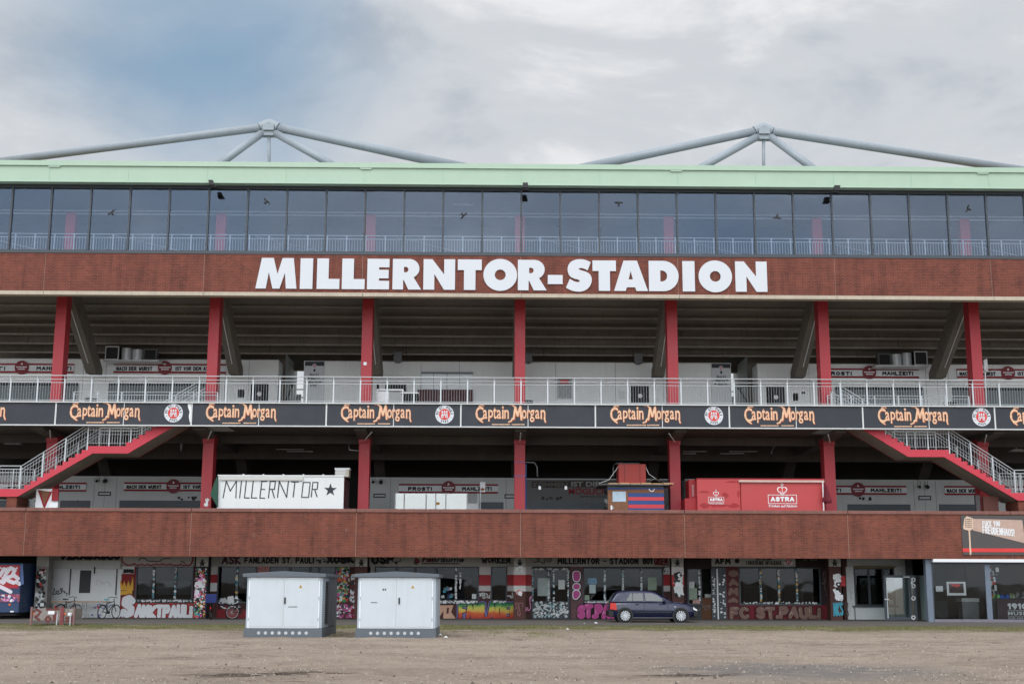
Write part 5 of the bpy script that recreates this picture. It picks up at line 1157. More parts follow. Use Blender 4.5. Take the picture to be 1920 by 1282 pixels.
stickers('sticker_layer', 18, (409,1122,455,1129), YW-.09, [PAPER, DGRY, NIGHT, WHT], ST, .1, .3, 13); stickers('sticker_layer', 22, (441,1064,447,1128), YW-.065, [WHT, PAPER, CYAN, GOLDY], ST, .06, .13, 14)
text_obj('shop_name', 'FANLADEN ST. PAULI', (458,1044,589,1056), YW-.161, INKB, ST, thick=.012, bold=.05)
graffiti('graffiti_word', 'ASK', (416,1040,452,1057), YW-.165, mat('spray_violet', (92,52,74), .7), INKB, ST, r=.03, ol=.02, seed=8); graffiti('graffiti_word', 'X8SK'.replace('8','O'), (612,1040,664,1056), YW-.165, INKB, INKB, ST, r=.05, ol=.02, seed=9)
stickers('sticker_layer', 10, (592,1044,612,1057), YW-.162, [PAPER, DGRY], ST, .08, .2, 15)
wp('shop_wall', (629,1036,694,1160), BROWN, 0, .12, bot=True); stickers('sticker_layer', 210, (630,1062,656,1130), YW-.02, pal_mix, ST, .05, .17, 16); stickers('sticker_layer', 150, (630,1131,664,1160), YW-.02, [PINK, WHT, DRED, PINKL, DGRY], ST, .04, .16, 18); stickers('sticker_layer', 36, (656,1075,666,1130), YW-.02, [WHT, DRED, WHT, DGRY], ST, .08, .25, 19)
# bay 4: fan rooms
wp('shop_wall', (690,1036,702,1160), OFFW, 0, .12, bot=True); wp('shop_wall', (702,1125,965,1160), BROWN, .01, .12, bot=True)
shopwin((702,1061,898,1127), (744,779,819,854.5)); wp('window_sill_board', (822,1124,898,1132), DGRY, .09, .02)
stickers('sticker_layer', 80, (823,1125,896,1131), YW-.095, [WHT, PAPER], ST, .03, .12, 20, tall=.7); stickers('sticker_layer', 26, (852.5,1064,857.5,1124), YW-.065, [WHT, PAPER], ST, .06, .12, 22); stickers('sticker_layer', 16, (861,1072,865,1106), YW-.02, [WHT, PAPER], ST, .05, .1, 23)
mb = MB(); mb.disc(*P(877, 1089, YW+.01), .22, YW+.03, YW+.04, 12); mb.build('round_sticker', mat('skull_print', (190,150,150), .6, var=.6, scale=20), ST); stickers('sticker_layer', 12, (826,1098,850,1122), YW+.0, [WHT, CYAN, LILAC, PAPER], ST, .08, .18, 24); wp('poster_small', (885,1113,893,1122), PAPER, .02, .01)
for a, b in ((897,922),(950,965)): wp('shop_wall', (a,1040,b,1128), BROWN, .0, .12); wp('wall_stripe_white', (a,1062,b,1077), OWHT, .012, .01); wp('wall_stripe_red', (a,1077.3,b,1097), ORED, .011, .009); wp('wall_stripe_white', (a,1097.4,b,1107.5), OWHT, .012, .01)
shopwin((920,1061,951,1128), ()); stickers('sticker_layer', 18, (923,1125,950,1130), YW-.095, [WHT, PAPER], ST, .04, .1, 25)
graffiti('graffiti_word', 'USP.', (696,1038,745,1058), YW-.165, INKB, INKB, ST, r=.05, ol=.015, seed=10); text_obj('shop_name', 'Fanräume', (791,1043,870,1053.5), YW-.161, INKB, ST, thick=.012, bold=.03, shear=.25)
mb = MB(); pbox(mb, (790,1055,862,1057), YW-.17, YW-.161); mb.build('underline', INKB, ST); text_obj('shop_name_accent', 'Fan', (790.3,1043,815,1053), YW-.168, mat('accent_red', (124,36,44), .6), ST, thick=.012, bold=.0, shear=.25)
stickers('sticker_layer', 8, (768,1045,788,1058), YW-.162, [mat('accent_red', (124,36,44)), DGRY], ST, .1, .22, 26); graffiti('graffiti_word', 'WORKER', (903,1043,958,1056), YW-.165, INKB, INKB, ST, r=.028, ol=.012, seed=11)
wp('mural_base', (815,1132,862,1161), BROWN, .012, .01)
mb = MB(); mb.prism([P(a, b, YW-.03) for a, b in ((821,1134),(833,1134),(832,1144),(822,1158))], YW-.03, YW-.023); mb.prism([P(a, b, YW-.03) for a, b in ((832,1134),(850,1134),(846,1147),(856,1161),(831,1160))], YW-.03, YW-.023); mb.build('mural_letters', TAN, ST)
mb = MB(); mb.prism([P(a, b, YW-.04) for a, b in ((838,1139),(842,1138),(841,1149),(837,1150))], YW-.036, YW-.031); mb.build('mural_counter', BROWN, ST)
def rainbow():
    m = bpy.data.materials.new('spray_rainbow'); m.use_nodes = True; n, l = m.node_tree.nodes, m.node_tree.links; b = n['Principled BSDF']; b.inputs['Roughness'].default_value = .6
    g = n.new('ShaderNodeNewGeometry'); s = n.new('ShaderNodeSeparateXYZ'); l.new(g.outputs['Position'], s.inputs[0]); ns = n.new('ShaderNodeTexNoise'); ns.inputs['Scale'].default_value = 2.5; l.new(g.outputs['Position'], ns.inputs['Vector'])
    q = n.new('ShaderNodeMath'); q.operation = 'MULTIPLY_ADD'; l.new(ns.outputs['Fac'], q.inputs[0]); q.inputs[1].default_value = .28; l.new(s.outputs[2], q.inputs[2])
    r = n.new('ShaderNodeValToRGB'); mr = n.new('ShaderNodeMapRange'); mr.inputs[1].default_value = .2; mr.inputs[2].default_value = 1.02; l.new(q.outputs[0], mr.inputs[0]); l.new(mr.outputs[0], r.inputs[0])
    cs = [(0,(176,46,40)),(.28,(214,96,44)),(.48,(226,196,90)),(.66,(196,206,90)),(.8,(40,140,84)),(1,(24,110,70))]
    while len(r.color_ramp.elements) < 6: r.color_ramp.elements.new(.5)
    for e, (p, c) in zip(r.color_ramp.elements, cs): e.position = p; e.color = (*lin(c), 1)
    l.new(r.outputs[0], b.inputs['Base Color']); return m
graffiti('mural_word', 'FANLADEN', (858,1127,973,1163), YW-.03, rainbow(), INKB, ST, r=.10, ol=.04, seed=12, halo=LILAC, gapf=.34)
# bay 5: entrance, pink graffiti, four windows, club lettering
striped(984, 998); 
MB().box(*RC(996,1061,1070,1160,YW)[:2], YW, YW+.1, 2.66, 3.4).build('door_head', BROWN, ST)
x0, x1, z0, z1 = RC(997, 1063, 1068, 1161, YW-.04); xm = P(1028.5, 1100, YW)[0]; z0 = .04
for a, b in ((x0, xm-.01), (xm+.01, x1)):
    mb = MB(); Y = YW-.03; t_ = .10; zm = P(1020,1127,Y)[1]
    for q in ((a,b,z1-t_,z1),(a,b,z0,zm),(a,a+t_,zm+.001,z1-t_-.001),(b-t_,b,zm+.001,z1-t_-.001)): mb.box(q[0], q[1], Y, Y+.07, q[2], q[3])
    d = mb.build('entrance_door', DARKF, ST); MB().box(a+t_, b-t_, Y+.02, Y+.028, zm+.002, z1-t_-.002).build('pane', GLS, d)
stickers('sticker_layer', 230, (999,1127,1066,1158), YW-.04, [WHT, PAPER, mat('sticker_teal', (150,190,196), .6), DGRY, PAPER], ST, .03, .15, 30); stickers('sticker_layer', 40, (998,1064,1066,1069), YW-.04, [WHT, PAPER, DGRY], ST, .04, .1, 31)
for a in (998.5, 1028.5, 1038, 1065): stickers('sticker_layer', 34, (a-1.8,1066,a+2.2,1128), YW-.045, [WHT, PAPER, CYAN], ST, .04, .09, int(a))
wp('door_blind', (1008,1083,1031,1116.5), mat('blind_pale', (168,182,178), .7), .045, .008); wp('notice_paper', (1047,1086.5,1059,1104), PAPER, .045, .008)
wp('pilaster', (1069.5,1061,1093,1161), mat('pilaster_mauve', (104,76,80), .75, var=.12, scale=3), .1, .2, bot=True)
mb0 = MB()
for s, y0, y1, n_ in (('U',1069,1091,1),('S',1092,1106,2),('P',1105,1124,3)): graffiti('graffiti_letter', s, (1073,y0,1089,y1), YW-.11, PINK, WHT, ST, r=.12, ol=.05, jit=0, seed=n_, halo=INKB)
shopwin((1093,1063,1244,1128), (1134,1168,1202.5)); wp('shop_wall', (1093,1128,1245,1161), mat('low_wall_dark', (62,44,50), .75, var=.1), .0, .12, bot=True)
for a in (1134, 1168, 1202.5): stickers('sticker_layer', 30, (a-2.2,1064,a+2.2,1126), YW-.065, [WHT, PAPER, mat('sticker_teal', (150,190,196))], ST, .05, .11, int(a))
stickers('sticker_layer', 60, (1096,1126.5,1145,1130), YW-.07, [WHT, PAPER, mat('sticker_teal', (150,190,196))], ST, .03, .1, 32, tall=.7)
for px, m in (((1102,1083,1119,1094),mat('poster_blue', (120,160,190), .6, var=.3, scale=8)),((1105,1095,1117,1111.5),mat('poster_pale', (186,206,208), .6)),((1096.5,1115,1105,1124),PAPERG),((1214.5,1082,1231,1105.5),PAPERG)): wp('window_poster', px, m, .0, .008, YW-.03)
graffiti('graffiti_word', 'ST.PAULi', (1080,1130,1178,1161), YW-.11, PINK, INKB, ST, r=.115, ol=.045, seed=14, hl=PINKL, gapf=.36)
text_obj('shop_name', 'MILLERNTOR - STADION', (1045,1045,1197,1057.5), YW-.161, INKB, ST, thick=.012, bold=.05)
graffiti('graffiti_word', 'BOY', (1205,1045,1225,1058), YW-.165, INKB, INKB, ST, r=.03, ol=.012, seed=15); graffiti('graffiti_word', 'GNSEM', (1226,1044,1252,1059), YW-.165, mat('accent_red', (124,36,44)), mat('accent_red', (124,36,44)), ST, r=.025, ol=.01, seed=16)
striped(1243, 1264, 1068); stickers('sticker_layer', 14, (1244,1062,1258,1076), YW-.02, [INKB, WHT], ST, .1, .2, 33)
# bay 6: membership office
wp('shop_wall', (1281,1040,1291,1161), mat('wall_dark_plum', (56,38,42), .8), 0, .12, bot=True); wp('shop_wall', (1290,1134,1316,1161), DGRY, .01, .12, bot=True); shopwin((1289,1064,1316,1134), ())
for px, m in (((1292,1090,1302,1102),PAPER),((1292,1102,1307,1124),PAPERG),((1299,1123,1313,1131),mat('flyers', (190,150,140), .6, var=.5, scale=20))): wp('window_poster', px, m, .0, .008, YW-.03)
stickers('sticker_layer', 30, (1309,1066,1314,1130), YW-.08, [WHT, PAPER], ST, .05, .1, 34)
wp('open_door_leaf', (1315.5,1120,1335,1161), mat('cardboard_brown', (96,62,40), .8), .02, .05); wp('books', (1322,1113,1334,1119.5), PAPER, -.4, .1)
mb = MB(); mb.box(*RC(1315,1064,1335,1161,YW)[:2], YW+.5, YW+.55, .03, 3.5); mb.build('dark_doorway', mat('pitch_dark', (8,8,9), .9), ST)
for a, b in ((1334,1346),(1347,1362)): wp('folding_door_leaf', (a,1063,b,1162), DARKF, .10, .06, bot=True)
wp('door_edge', (1344.5,1066,1347,1162), WHT, .14, .03, bot=True); stickers('sticker_layer', 34, (1335,1080,1342,1155), YW-.105, [WHT, PAPER], ST, .04, .1, 35); stickers('sticker_layer', 60, (1348,1068,1361,1158), YW-.105, [WHT, PAPER, DGRY, DARKF], ST, .04, .12, 36)
text_obj('shop_name', 'AFM', (1340,1045.5,1370,1057.5), YW-.161, INKB, ST, thick=.012, bold=.06); text_obj('shop_name', 'ABTEILUNG', (1417,1043,1447,1050), YW-.161, INKB, ST, thick=.01, bold=.04); text_obj('shop_name', 'FÖRDERENDE MITGLIEDER', (1399,1051,1465,1058.5), YW-.161, INKB, ST, thick=.01, bold=.04)
cx, cz = P(1478, 1052, YW-.17); crest('small_crest', cx, cz, .25, YW-.161, ST); mb = MB(); mb.disc(*P(1382, 1051, YW-.17), .13, YW-.172, YW-.161, 14); mb.build('round_mark', INKB, ST)
wp('pilaster', (1362,1062,1386,1162), mat('pilaster_red', (94,34,40), .75, var=.2, scale=4), .1, .2, bot=True); wp('shop_wall', (1386,1133,1562,1162), mat('low_wall_red', (120,30,42), .75, var=.2, scale=2), .0, .12, bot=True)
wp('shop_wall', (1539,1062,1562,1134), mat('wall_dark_plum', (56,38,42)), 0, .12); shopwin((1386,1063,1539,1134), (1426,1460,1494), fm=mat('frame_teal_grey', (66,80,84), .5))
for s, y0, y1, n_ in (('O',1066,1082,1),('A',1083,1100,2),('M',1100,1118,3),('A',1118,1131,4)): graffiti('graffiti_letter', s, (1364,y0,1386,y1), YW-.11, BRNG, BROWN, ST, r=.08, ol=.04, seed=n_+20)
graffiti('graffiti_word', 'FC ST.PAULi', (1366,1134,1541,1162), YW-.115, BRNG, mat('outline_dark_red', (60,16,22), .7), ST, r=.10, ol=.05, seed=18, hl=BRNL, gapf=.34)
for a in (1426, 1460, 1494): stickers('sticker_layer', 28, (a-2,1066,a+2.5,1128), YW-.065, [WHT, PAPER, CYAN, GOLDY], ST, .05, .1, int(a))
stickers('sticker_layer', 60, (1388,1127.5,1536,1132), YW-.07, [WHT, PAPER], ST, .03, .1, 37, tall=.7)
stickers('sticker_layer', 26, (1549,1050,1557,1140), YW-.02, [mat('scuff', (110,98,94), .8), BROWN], ST, .1, .25, 38)
def scribble(px, m, seed, r=.022, n=7, Y=None, dy=.03):
    rd = random.Random(seed); x0, x1, z0, z1 = RC(*px, (Y or YW)-dy); mb = MB(); p = [(x0+(x1-x0)*k/n+rd.uniform(-.06,.06), rd.uniform(z0, z1)) for k in range(n+1)]; q = []
    for a, b in zip(p, p[1:]):
        for t_ in (0, .25, .5, .75): q.append((a[0]+(b[0]-a[0])*t_+.05*math.sin(6.28*t_), a[1]+(b[1]-a[1])*(3*t_*t_-2*t_**3)))
    stroke(mb, q, r, (Y or YW)-dy, 0, 4); mb.build('graffiti_tag', m, ST)
for k, (px, m, dy) in enumerate((((100,1100,126,1120),DGRY,.06),((180,1085,212,1100),PAPER,.06),((176,1128,214,1140),LILAC,.06),((409,1144,440,1156),DRED,.04),((414,1133,452,1140),WHT,.04),((632,1040,660,1058),INKB,.03),
  ((898,1110,920,1122),PAPER,.03),((952,1108,964,1122),PAPER,.03),((984,1112,996,1150),PINKL,.03),((968,1120,982,1156),mat('dull_pink', (130,90,90), .7),1.72),((1000,1046,1038,1056),DGRY,.17),((700,1044,752,1058),DGRY,.172),
  ((1072,1128,1090,1156),mat('dull_pink', (130,90,90)),.13),((1246,1112,1260,1150),mat('dull_pink', (130,90,90)),.03),((1266,1126,1280,1156),mat('dull_pink', (130,90,90)),1.72),((1497,1040,1532,1056),mat('scuff', (110,98,94)),.17),((1541,1070,1553,1120),mat('scuff', (110,98,94)),.03),
  ((1582,1110,1588,1156),mat('scuff', (110,98,94)),.03),((88,1070,95,1150),DRED,.03),((1292,1138,1312,1156),mat('scuff', (110,98,94)),.03),((1318,1130,1332,1150),mat('scuff', (110,98,94)),.06),((240,1040,352,1058),INKB,.20),((120,1052,200,1060),PAPER,.33),
  ((1594,1098,1600,1130),PAPER,.05),((1683,1120,1698,1150),WHITED,.05),((870,1128,960,1160),LILAC,.05))): scribble(px, m, 40+k, n=5 if px[2]-px[0] < 20 else 8, dy=dy)
stickers('sticker_layer', 5, (382,932,392,949), 66.005, [WHT, PAPER], ST, .12, .2, 71, kind=None); stickers('sticker_layer', 2, (682,679,687,684), 66.005, [WHT], ST, .12, .16, 72, kind=None)
for px, sd_ in (((1012,930,1060,938),73),((760,921,800,924),74),((1600,930,1640,938),75),((20,936,160,941),76),((330,930,372,938),77)): stickers('sticker_layer', 8, px, YK-.01, [INKB, PAPER, DGRY], ST, .1, .2, sd_, kind=None)
# bay 7: plaster wall, window, glass door, museum
wp('shop_wall', (1581,1040,1590,1163), BROWN, 0, .12, bot=True); [wp('plaster_wall', q, PLAST, .02, .12, bot=(q[3] > 1160)) for q in ((1588,1062,1602.3,1163),(1678,1062,1706,1163),(1602.4,1135.5,1677.9,1163),(1602.4,1060,1677.9,1064.4))]; wp('plaster_head', (1588,1036,1706,1062), WHITED, .02, .12)
shopwin((1602,1064,1678,1136), (1630,1657), fm=DARKF, gm=GLS); wp('yellow_trim', (1600,1061.5,1679,1064), mat('ochre', (150,128,70), .7), .09, .02); wp('window_sill_stone', (1600,1135,1685,1137.5), DARKF, .16, .1)
wp('notice_disc', (1667,1124,1675,1132), PAPER, .1, .01)
Y = 65.2; x0, x1, z0, z1 = RC(1658, 1077.5, 1719, 1167, Y); mb = MB(); t_ = .13; z0 = .05
for q in ((x0,x1,z1-t_,z1),(x0,x1,z0,z0+t_*1.3),(x0,x0+t_,z0+t_*1.3,z1-t_),(P(1703,1100,Y)[0],P(1703,1100,Y)[0]+t_*1.1,z0+t_*1.3,z1-t_),(x1-t_,x1,z0+t_*1.3,z1-t_)): mb.box(q[0], q[1], Y, Y+.07, q[2]+.001, q[3]-.001)
d = mb.build('glass_door', DARKF, ST); MB().box(x0+t_, x1-t_, Y+.02, Y+.028, z0+t_*1.3, z1-t_).build('pane', GLB, d); MB().box(x0+t_-.02, x0+t_+.02, Y-.06, Y-.03, z0+.1, z1-.14).build('door_bar', GALV, d)
mb = MB(); pbox(mb, (1659,1122,1667,1124), Y-.09, Y-.03); mb.build('door_handle', ALU, d); mb = MB(); pbox(mb, (1694,1080,1706,1082), Y-.03, Y-.001); mb.build('door_closer', ALU, d)
mb = MB()
for y in (1086,1098,1121,1157): mb.torus((P(1712.5,y,Y)[0], Y-.02, P(1712.5,y,Y)[1]), .085, .03, 'y', 14, 5)
mb.build('hinge_ring', WHT, d)
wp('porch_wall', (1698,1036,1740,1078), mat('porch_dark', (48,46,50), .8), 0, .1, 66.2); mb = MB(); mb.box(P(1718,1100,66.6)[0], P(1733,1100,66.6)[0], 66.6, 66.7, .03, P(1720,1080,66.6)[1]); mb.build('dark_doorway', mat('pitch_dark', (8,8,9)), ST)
mb = MB(); mb.box(P(1729.5,1100,65)[0], P(1737,1100,65)[0], 64.6, 65.4, .04, P(1733,1078,65)[1]); mb.build('side_light', mat('side_light_green', (110,128,126), .4), ST)
Y = 63.35; x0, x1, z0, z1 = RC(1738, 1046, 1748.5, 1167, Y); MB().box(x0, x1, Y, Y+.35, .03, 3.6).build('museum_corner_post', mat('post_blue_grey', (104,116,132), .5), ST)
xa = P(1748.5, 1100, Y)[0]; zt, zb_ = P(1830, 1058.5, Y)[1], .16
MB().box(xa+.005, 31, Y-.30, Y+.2, P(1830,1053.5,Y)[1], 3.035).build('white_lintel', WHT, ST) ; MB().box(xa+.005, 31, Y, Y+.12, zt, P(1830,1053,Y)[1]).build('museum_head_frame', DARKF, ST); MB().box(xa+.005, 31, Y-.02, Y+.12, .03, zb_).build('museum_sill_frame', mat('sill_mauve_grey', (116,112,122), .5), ST)
xp = P(1855, 1110, Y)[0]; mb = MB().box(xp-.16, xp+.10, Y+.0, Y+.12, zb_+.001, zt-.001); mb.build('museum_mullion', mat('post_blue_grey', (104,116,132)), ST)
f = MB().box(xa+.006, xa+.05, Y+.01, Y+.08, zb_+.001, zt-.001).build('museum_window', DARKF, ST)
xi_ = P(1811.5, 1100, Y)[0]; MB().box(xa+.052, xi_-.008, Y+.03, Y+.04, zb_+.002, zt-.002).build('pane', GLM, f); MB().box(xi_+.008, xp-.17, Y+.03, Y+.04, zb_+.002, zt-.002).build('pane', GLM, f); MB().box(xp+.11, 31, Y+.03, Y+.04, zb_+.002, zt-.002).build('pane', GLM, f)
MB().box(xa, 31, 66.2, 66.3, .03, 3.6).build('museum_back_wall', mat('museum_dark', (66,64,62), .8, var=.3, scale=1.2), ST)
MB().box(xa, 31, 63.5, 66.19, .02, .07).build('museum_floor', INTR, ST)
def inside(name, label, cat, px, Y, m, th=.04, grp=None):
    x0, x1, z0, z1 = RC(*px, Y); return tag(MB().box(x0, x1, Y, Y+th, z0, z1).build(name, m), label, cat, grp)
inside('photo_print', 'small white framed photo hung inside the museum window', 'picture', (1755,1098,1768,1108), 63.55, WHT)
o = inside('framed_picture', 'white framed picture of red flares over a crowd in the museum window', 'picture', (1775.5,1090,1811,1115.5), 63.55, WHT)
def sub(o, name, px, Y, m, th=.012): x0, x1, z0, z1 = RC(*px, Y); c = MB().box(x0, x1, Y, Y+th, z0, z1).build(name, m); c.parent = o; return c
sub(o, 'photo', (1779.5,1093.5,1807,1111), 63.53, mat('flare_photo', (66,38,38), .5, var=.7, scale=10)); x0, x1, z0, z1 = RC(1781, 1093.7, 1800, 1100.5, 63.515); c = MB().prism([(x0,z1),(x1,z1-.03),(x1,z0+.06),((x0+x1)/2+.1,z0),(x0+.1,z0+.08)], 63.51, 63.529).build('red_glow', mat('flare_red', (224,62,58), .5)); c.parent = o
inside('steel_counter', 'pale metal counter on a grey base inside the museum, left of the clothes', 'counter', (1805,1126,1836,1164), 64.3, mat('counter_grey', (104,106,108), .5), .6); o = bpy.data.objects['steel_counter']; sub(o, 'worktop', (1803,1121,1836,1127.5), 64.24, mat('worktop_steel', (176,180,178), .4), .7)
inside('dark_cupboard', 'low dark cupboard inside the museum beside the corner post', 'cupboard', (1754,1124,1778,1158), 65.2, mat('cupboard_dark', (50,50,52), .6), .5)
mb = MB(); rd = random.Random(31)
for k in range(46): x0, x1, z0, z1 = RC(1849, 1062, 1873, 1120, 63.9); w, h = rd.uniform(.05,.22), rd.uniform(.05,.25); X, Z = rd.uniform(x0, x1-w), rd.uniform(z0, z1-h); mb.box(X, X+w, 63.7+.006*k, 63.705+.006*k, Z, Z+h, rd.randrange(6))
tag(mb.build('notice_board', [WHT, INKB, PAPER, NIGHT, CRSR, DGRY]), 'board crowded with stickers and flyers behind the museum counter', 'board')
inside('museum_counter', 'dark museum counter below the heap of clothes, right edge of the photo', 'counter', (1853,1121,1990,1166), 63.75, mat('counter_black', (44,42,46), .6), .6)
o = inside('museum_banner', 'dark plum banner with large white numerals hanging on the museum counter', 'banner', (1870,1123,1990,1163), 63.6, mat('plum_banner', (74,60,68), .7, var=.15, scale=2), .02)
mb = MB(); text_into(mb, '1910', RC(1889, 1130, 1926, 1142, 63.59), 63.598, .01, 0, .06); text_into(mb, 'MUSEUM', RC(1890, 1146, 1945, 1152.5, 63.59), 63.598, .01, 0, .03, 1.2); text_into(mb, 'FÜR DEN FC ST. PAULI', RC(1891, 1156, 1968, 1159.5, 63.59), 63.598, .01, 0, .01); c = mb.build('lettering', WHT); c.parent = o
mb = MB(); x0, x1, z0, z1 = RC(1889, 1143.8, 1960, 1144.6, 63.59); mb.box(x0, x1, 63.59, 63.597, z0, z1); x0, x1, z0, z1 = RC(1889, 1154, 1960, 1154.6, 63.59); mb.box(x0, x1, 63.59, 63.597, z0, z1); c = mb.build('rule', WHT); c.parent = o
for px, m, lab in (((1857,1112,1874,1121),mat('cloth_green', (120,190,110), .8),'pale green folded cloth on the museum counter'),((1872,1113,1892,1121),mat('cloth_blue', (30,90,180), .8),'bright blue folded cloth on the museum counter'),((1892,1110,1902,1121),mat('cloth_mixed', (150,160,130), .8),'grey green folded cloth on the museum counter'),((1902,1108,1925,1121),mat('cloth_grey', (120,124,126), .8),'grey heap of clothes with white stripes on the museum counter')):
    x0, x1, z0, z1 = RC(*px, 63.9); mb = MB(); n = 7; pts = [(x0,z0)]+[(x0+(x1-x0)*k/n, z0+(z1-z0)*(.55+.45*math.sin(k*1.7+x0))) for k in range(n+1)]+[(x1,z0)]; mb.prism(pts, 63.8, 64.15); tag(mb.build('folded_cloth', m, bevel=.02), lab, 'cloth', 'clothes on the museum counter')
# wide banner on the brick
Y = 63.0; x0, x1, z0, z1 = RC(1804, 966, 1942, 1040, Y)
t = thing('brick_banner', 'dark grey banner with a tan swatter and pale lettering on the lower brick band', 'banner', (x0,Y,z0))
GBAN = mat('banner_dark_grey', (78,74,74), .6, var=.08, scale=1.2, bump=.25, bscale=2.5)
MB().box(x0, x1, Y+.03, Y+.06, z0, z1).build('sheet', GBAN, t)
mb = MB(); pbox(mb, (1805,1027.5,1942,1034.5), Y+.018, Y+.029); mb.build('red_stripe', mat('banner_red', (214,60,58), .6), t)
mb = MB(); mb.prism([P(1824,972,Y), P(1917,974.5,Y), P(1923,1018,Y), P(1824,993.5,Y)], Y+.018, Y+.029); mb.build('tan_wedge', mat('banner_tan', (188,160,146), .6), t)
mb = MB(); mb.prism([P(a, b, Y) for a, b in ((1806,989),(1808,972),(1813,967),(1824,971),(1824.5,990),(1821,993.5),(1819,993.5),(1821.5,1039),(1818.5,1040),(1816,994),(1808,992))], Y+.004, Y+.016, 0)
for i in range(5):
    for j in range(5): X, Z = P(1810.5+2.6*i, 973+3.6*j, Y); mb.box(X-.02, X+.02, Y-.002, Y+.0035, Z-.025, Z+.025, 1)
mb.build('swatter', [mat('swatter_tan', (214,186,164), .6), GBAN], t)
mb = MB(); text_into(mb, 'FÜCK YOU', RC(1842, 976, 1875, 986.5, Y+.01), Y+.017, .01, 0, .05); text_into(mb, 'FREUDENHAUS!', RC(1842, 988.5, 1902, 1002.5, Y+.01), Y+.017, .01, 0, .06, slope=-.09); mb.build('lettering', WHT, t)
# ------------------------------------------------------------------ things standing on the ground
def cabinet(label, X0, X1, Yf, dep, handle_x, prints, louv):
    zt = P(640, 1081, Yf)[1]; t = thing('transformer_cabinet', label, 'cabinet', ((X0+X1)/2, Yf, 0), 'grey and white transformer cabinets'); ze = P(640, 1177.5, Yf)[1]
    MB().box(X0-.01, X1+.01, Yf, Yf+dep, -.1, ze-.005).build('base', CABG, t, bevel=.015)
    MB().box(X0+.04, X1-.01, Yf+.03, Yf+dep-.03, ze, zt-.01).build('body', CABS, t, bevel=.02)
    dx0, dx1 = X0+.10, X1-.10; dm = dx0+(dx1-dx0)*.5
    MB().box(dx0, dx1, Yf+.005, Yf+.028, ze+.005, zt-.02).build('door_frame', mat('cab_frame', (226,232,238), .4, var=.01), t, bevel=.006)
    for a, b in ((dx0+.05, dm-.006), (dm+.006, dx1-.05)):
        MB().box(a, b, Yf-.016, Yf+.004, ze+.05, zt-.06).build('door', CAB, t, bevel=.006)
    for a in (dx0+.02, dx1-.05):
        for q in (.25, .95, 1.6): MB().box(a, a+.03, Yf-.02, Yf+.004, ze+q, ze+q+.10).build('hinge', CABS, t)
    hx = dm+handle_x; zh = (ze+zt)/2+.05
    MB().box(hx-.025, hx+.025, Yf-.05, Yf-.018, zh-.10, zh+.12).build('handle', BLK, t, bevel=.006)
    x = dm+.55; z = zt-.32; MB().prism([(x-.06,z-.05),(x+.06,z-.05),(x,z+.055)], Yf-.021, Yf-.0165).build('warning_triangle', mat('warning_yellow', (196,160,60), .5), t)
    MB().box(x-.008, x+.008, Yf-.023, Yf-.0215, z-.03, z+.025).build('warning_mark', INKB, t)
    mb = MB()
    for (a, b, w, h) in prints:
        u = a-w/2
        while u < a+w/2: mb.box(u, u+.022, Yf-.021, Yf-.0165, zt-b-h, zt-b); u += .028
    mb.build('printed_name', mat('print_grey', (70,76,84), .5), t)
    for k in range(8):
        x = X0+(X1-X0)*.19+k*.228; MB().disc(x, ze*.47, .055, Yf-.015, Yf+.002, 16).build('vent_cap', mat('cap_pale', (186,192,196), .5), t)
    # louvres along the side that faces the middle
    mb = MB()
    for k in range(20): z = ze+.12+k*(zt-ze-.25)/20; mb.box(X1-.0, X1+.03, Yf+.75, Yf+1.5, z, z+.05)
    if louv: mb.build('louvre', BLK, t); MB().box(X1-.01, X1+.02, Yf+1.7, Yf+dep-.1, ze+.02, zt-.05).build('side_panel', CABG, t)
    else: MB().box(X1-.01, X1+.02, Yf+.4, Yf+dep-.2, ze+.02, zt-.05).build('side_panel', CABS, t)
    e = .10; cx = (X0+X1)/2
    mb = MB(); pr = [(X0-e,zt-.01),(X1+e,zt-.01),(X1+e,zt+.10),(cx,zt+.19),(X0-e,zt+.10)]
    mb.prism(pr, Yf-.10, Yf+dep+.10); mb.build('roof', CABG, t, bevel=.012)
Yc = 44.3
cabinet('left one of two grey and white transformer cabinets, with side louvres', P(457,1190,Yc)[0], P(603,1190,Yc)[0], Yc, 4.0, .04, ((P(549,1138,Yc)[0],.98,.30,.028),), True)
cabinet('right one of two grey and white transformer cabinets, with a small black sticker', P(666.5,1190,Yc)[0], P(817,1190,Yc)[0], Yc, 3.0, .10, ((P(701,1130,Yc)[0],.83,.2,.03),), False)
x, z = P(720.5, 1104.5, Yc-.03); tag(MB().box(x-.06, x+.06, Yc-.021, Yc-.0168, z-.03, z+.03).box(x-.015, x+.02, Yc-.023, Yc-.0212, z-.02, z+.02, 1).build('small_sticker', [INKB, WHT]), 'tiny black and white sticker on the left door of the right cabinet', 'sticker')
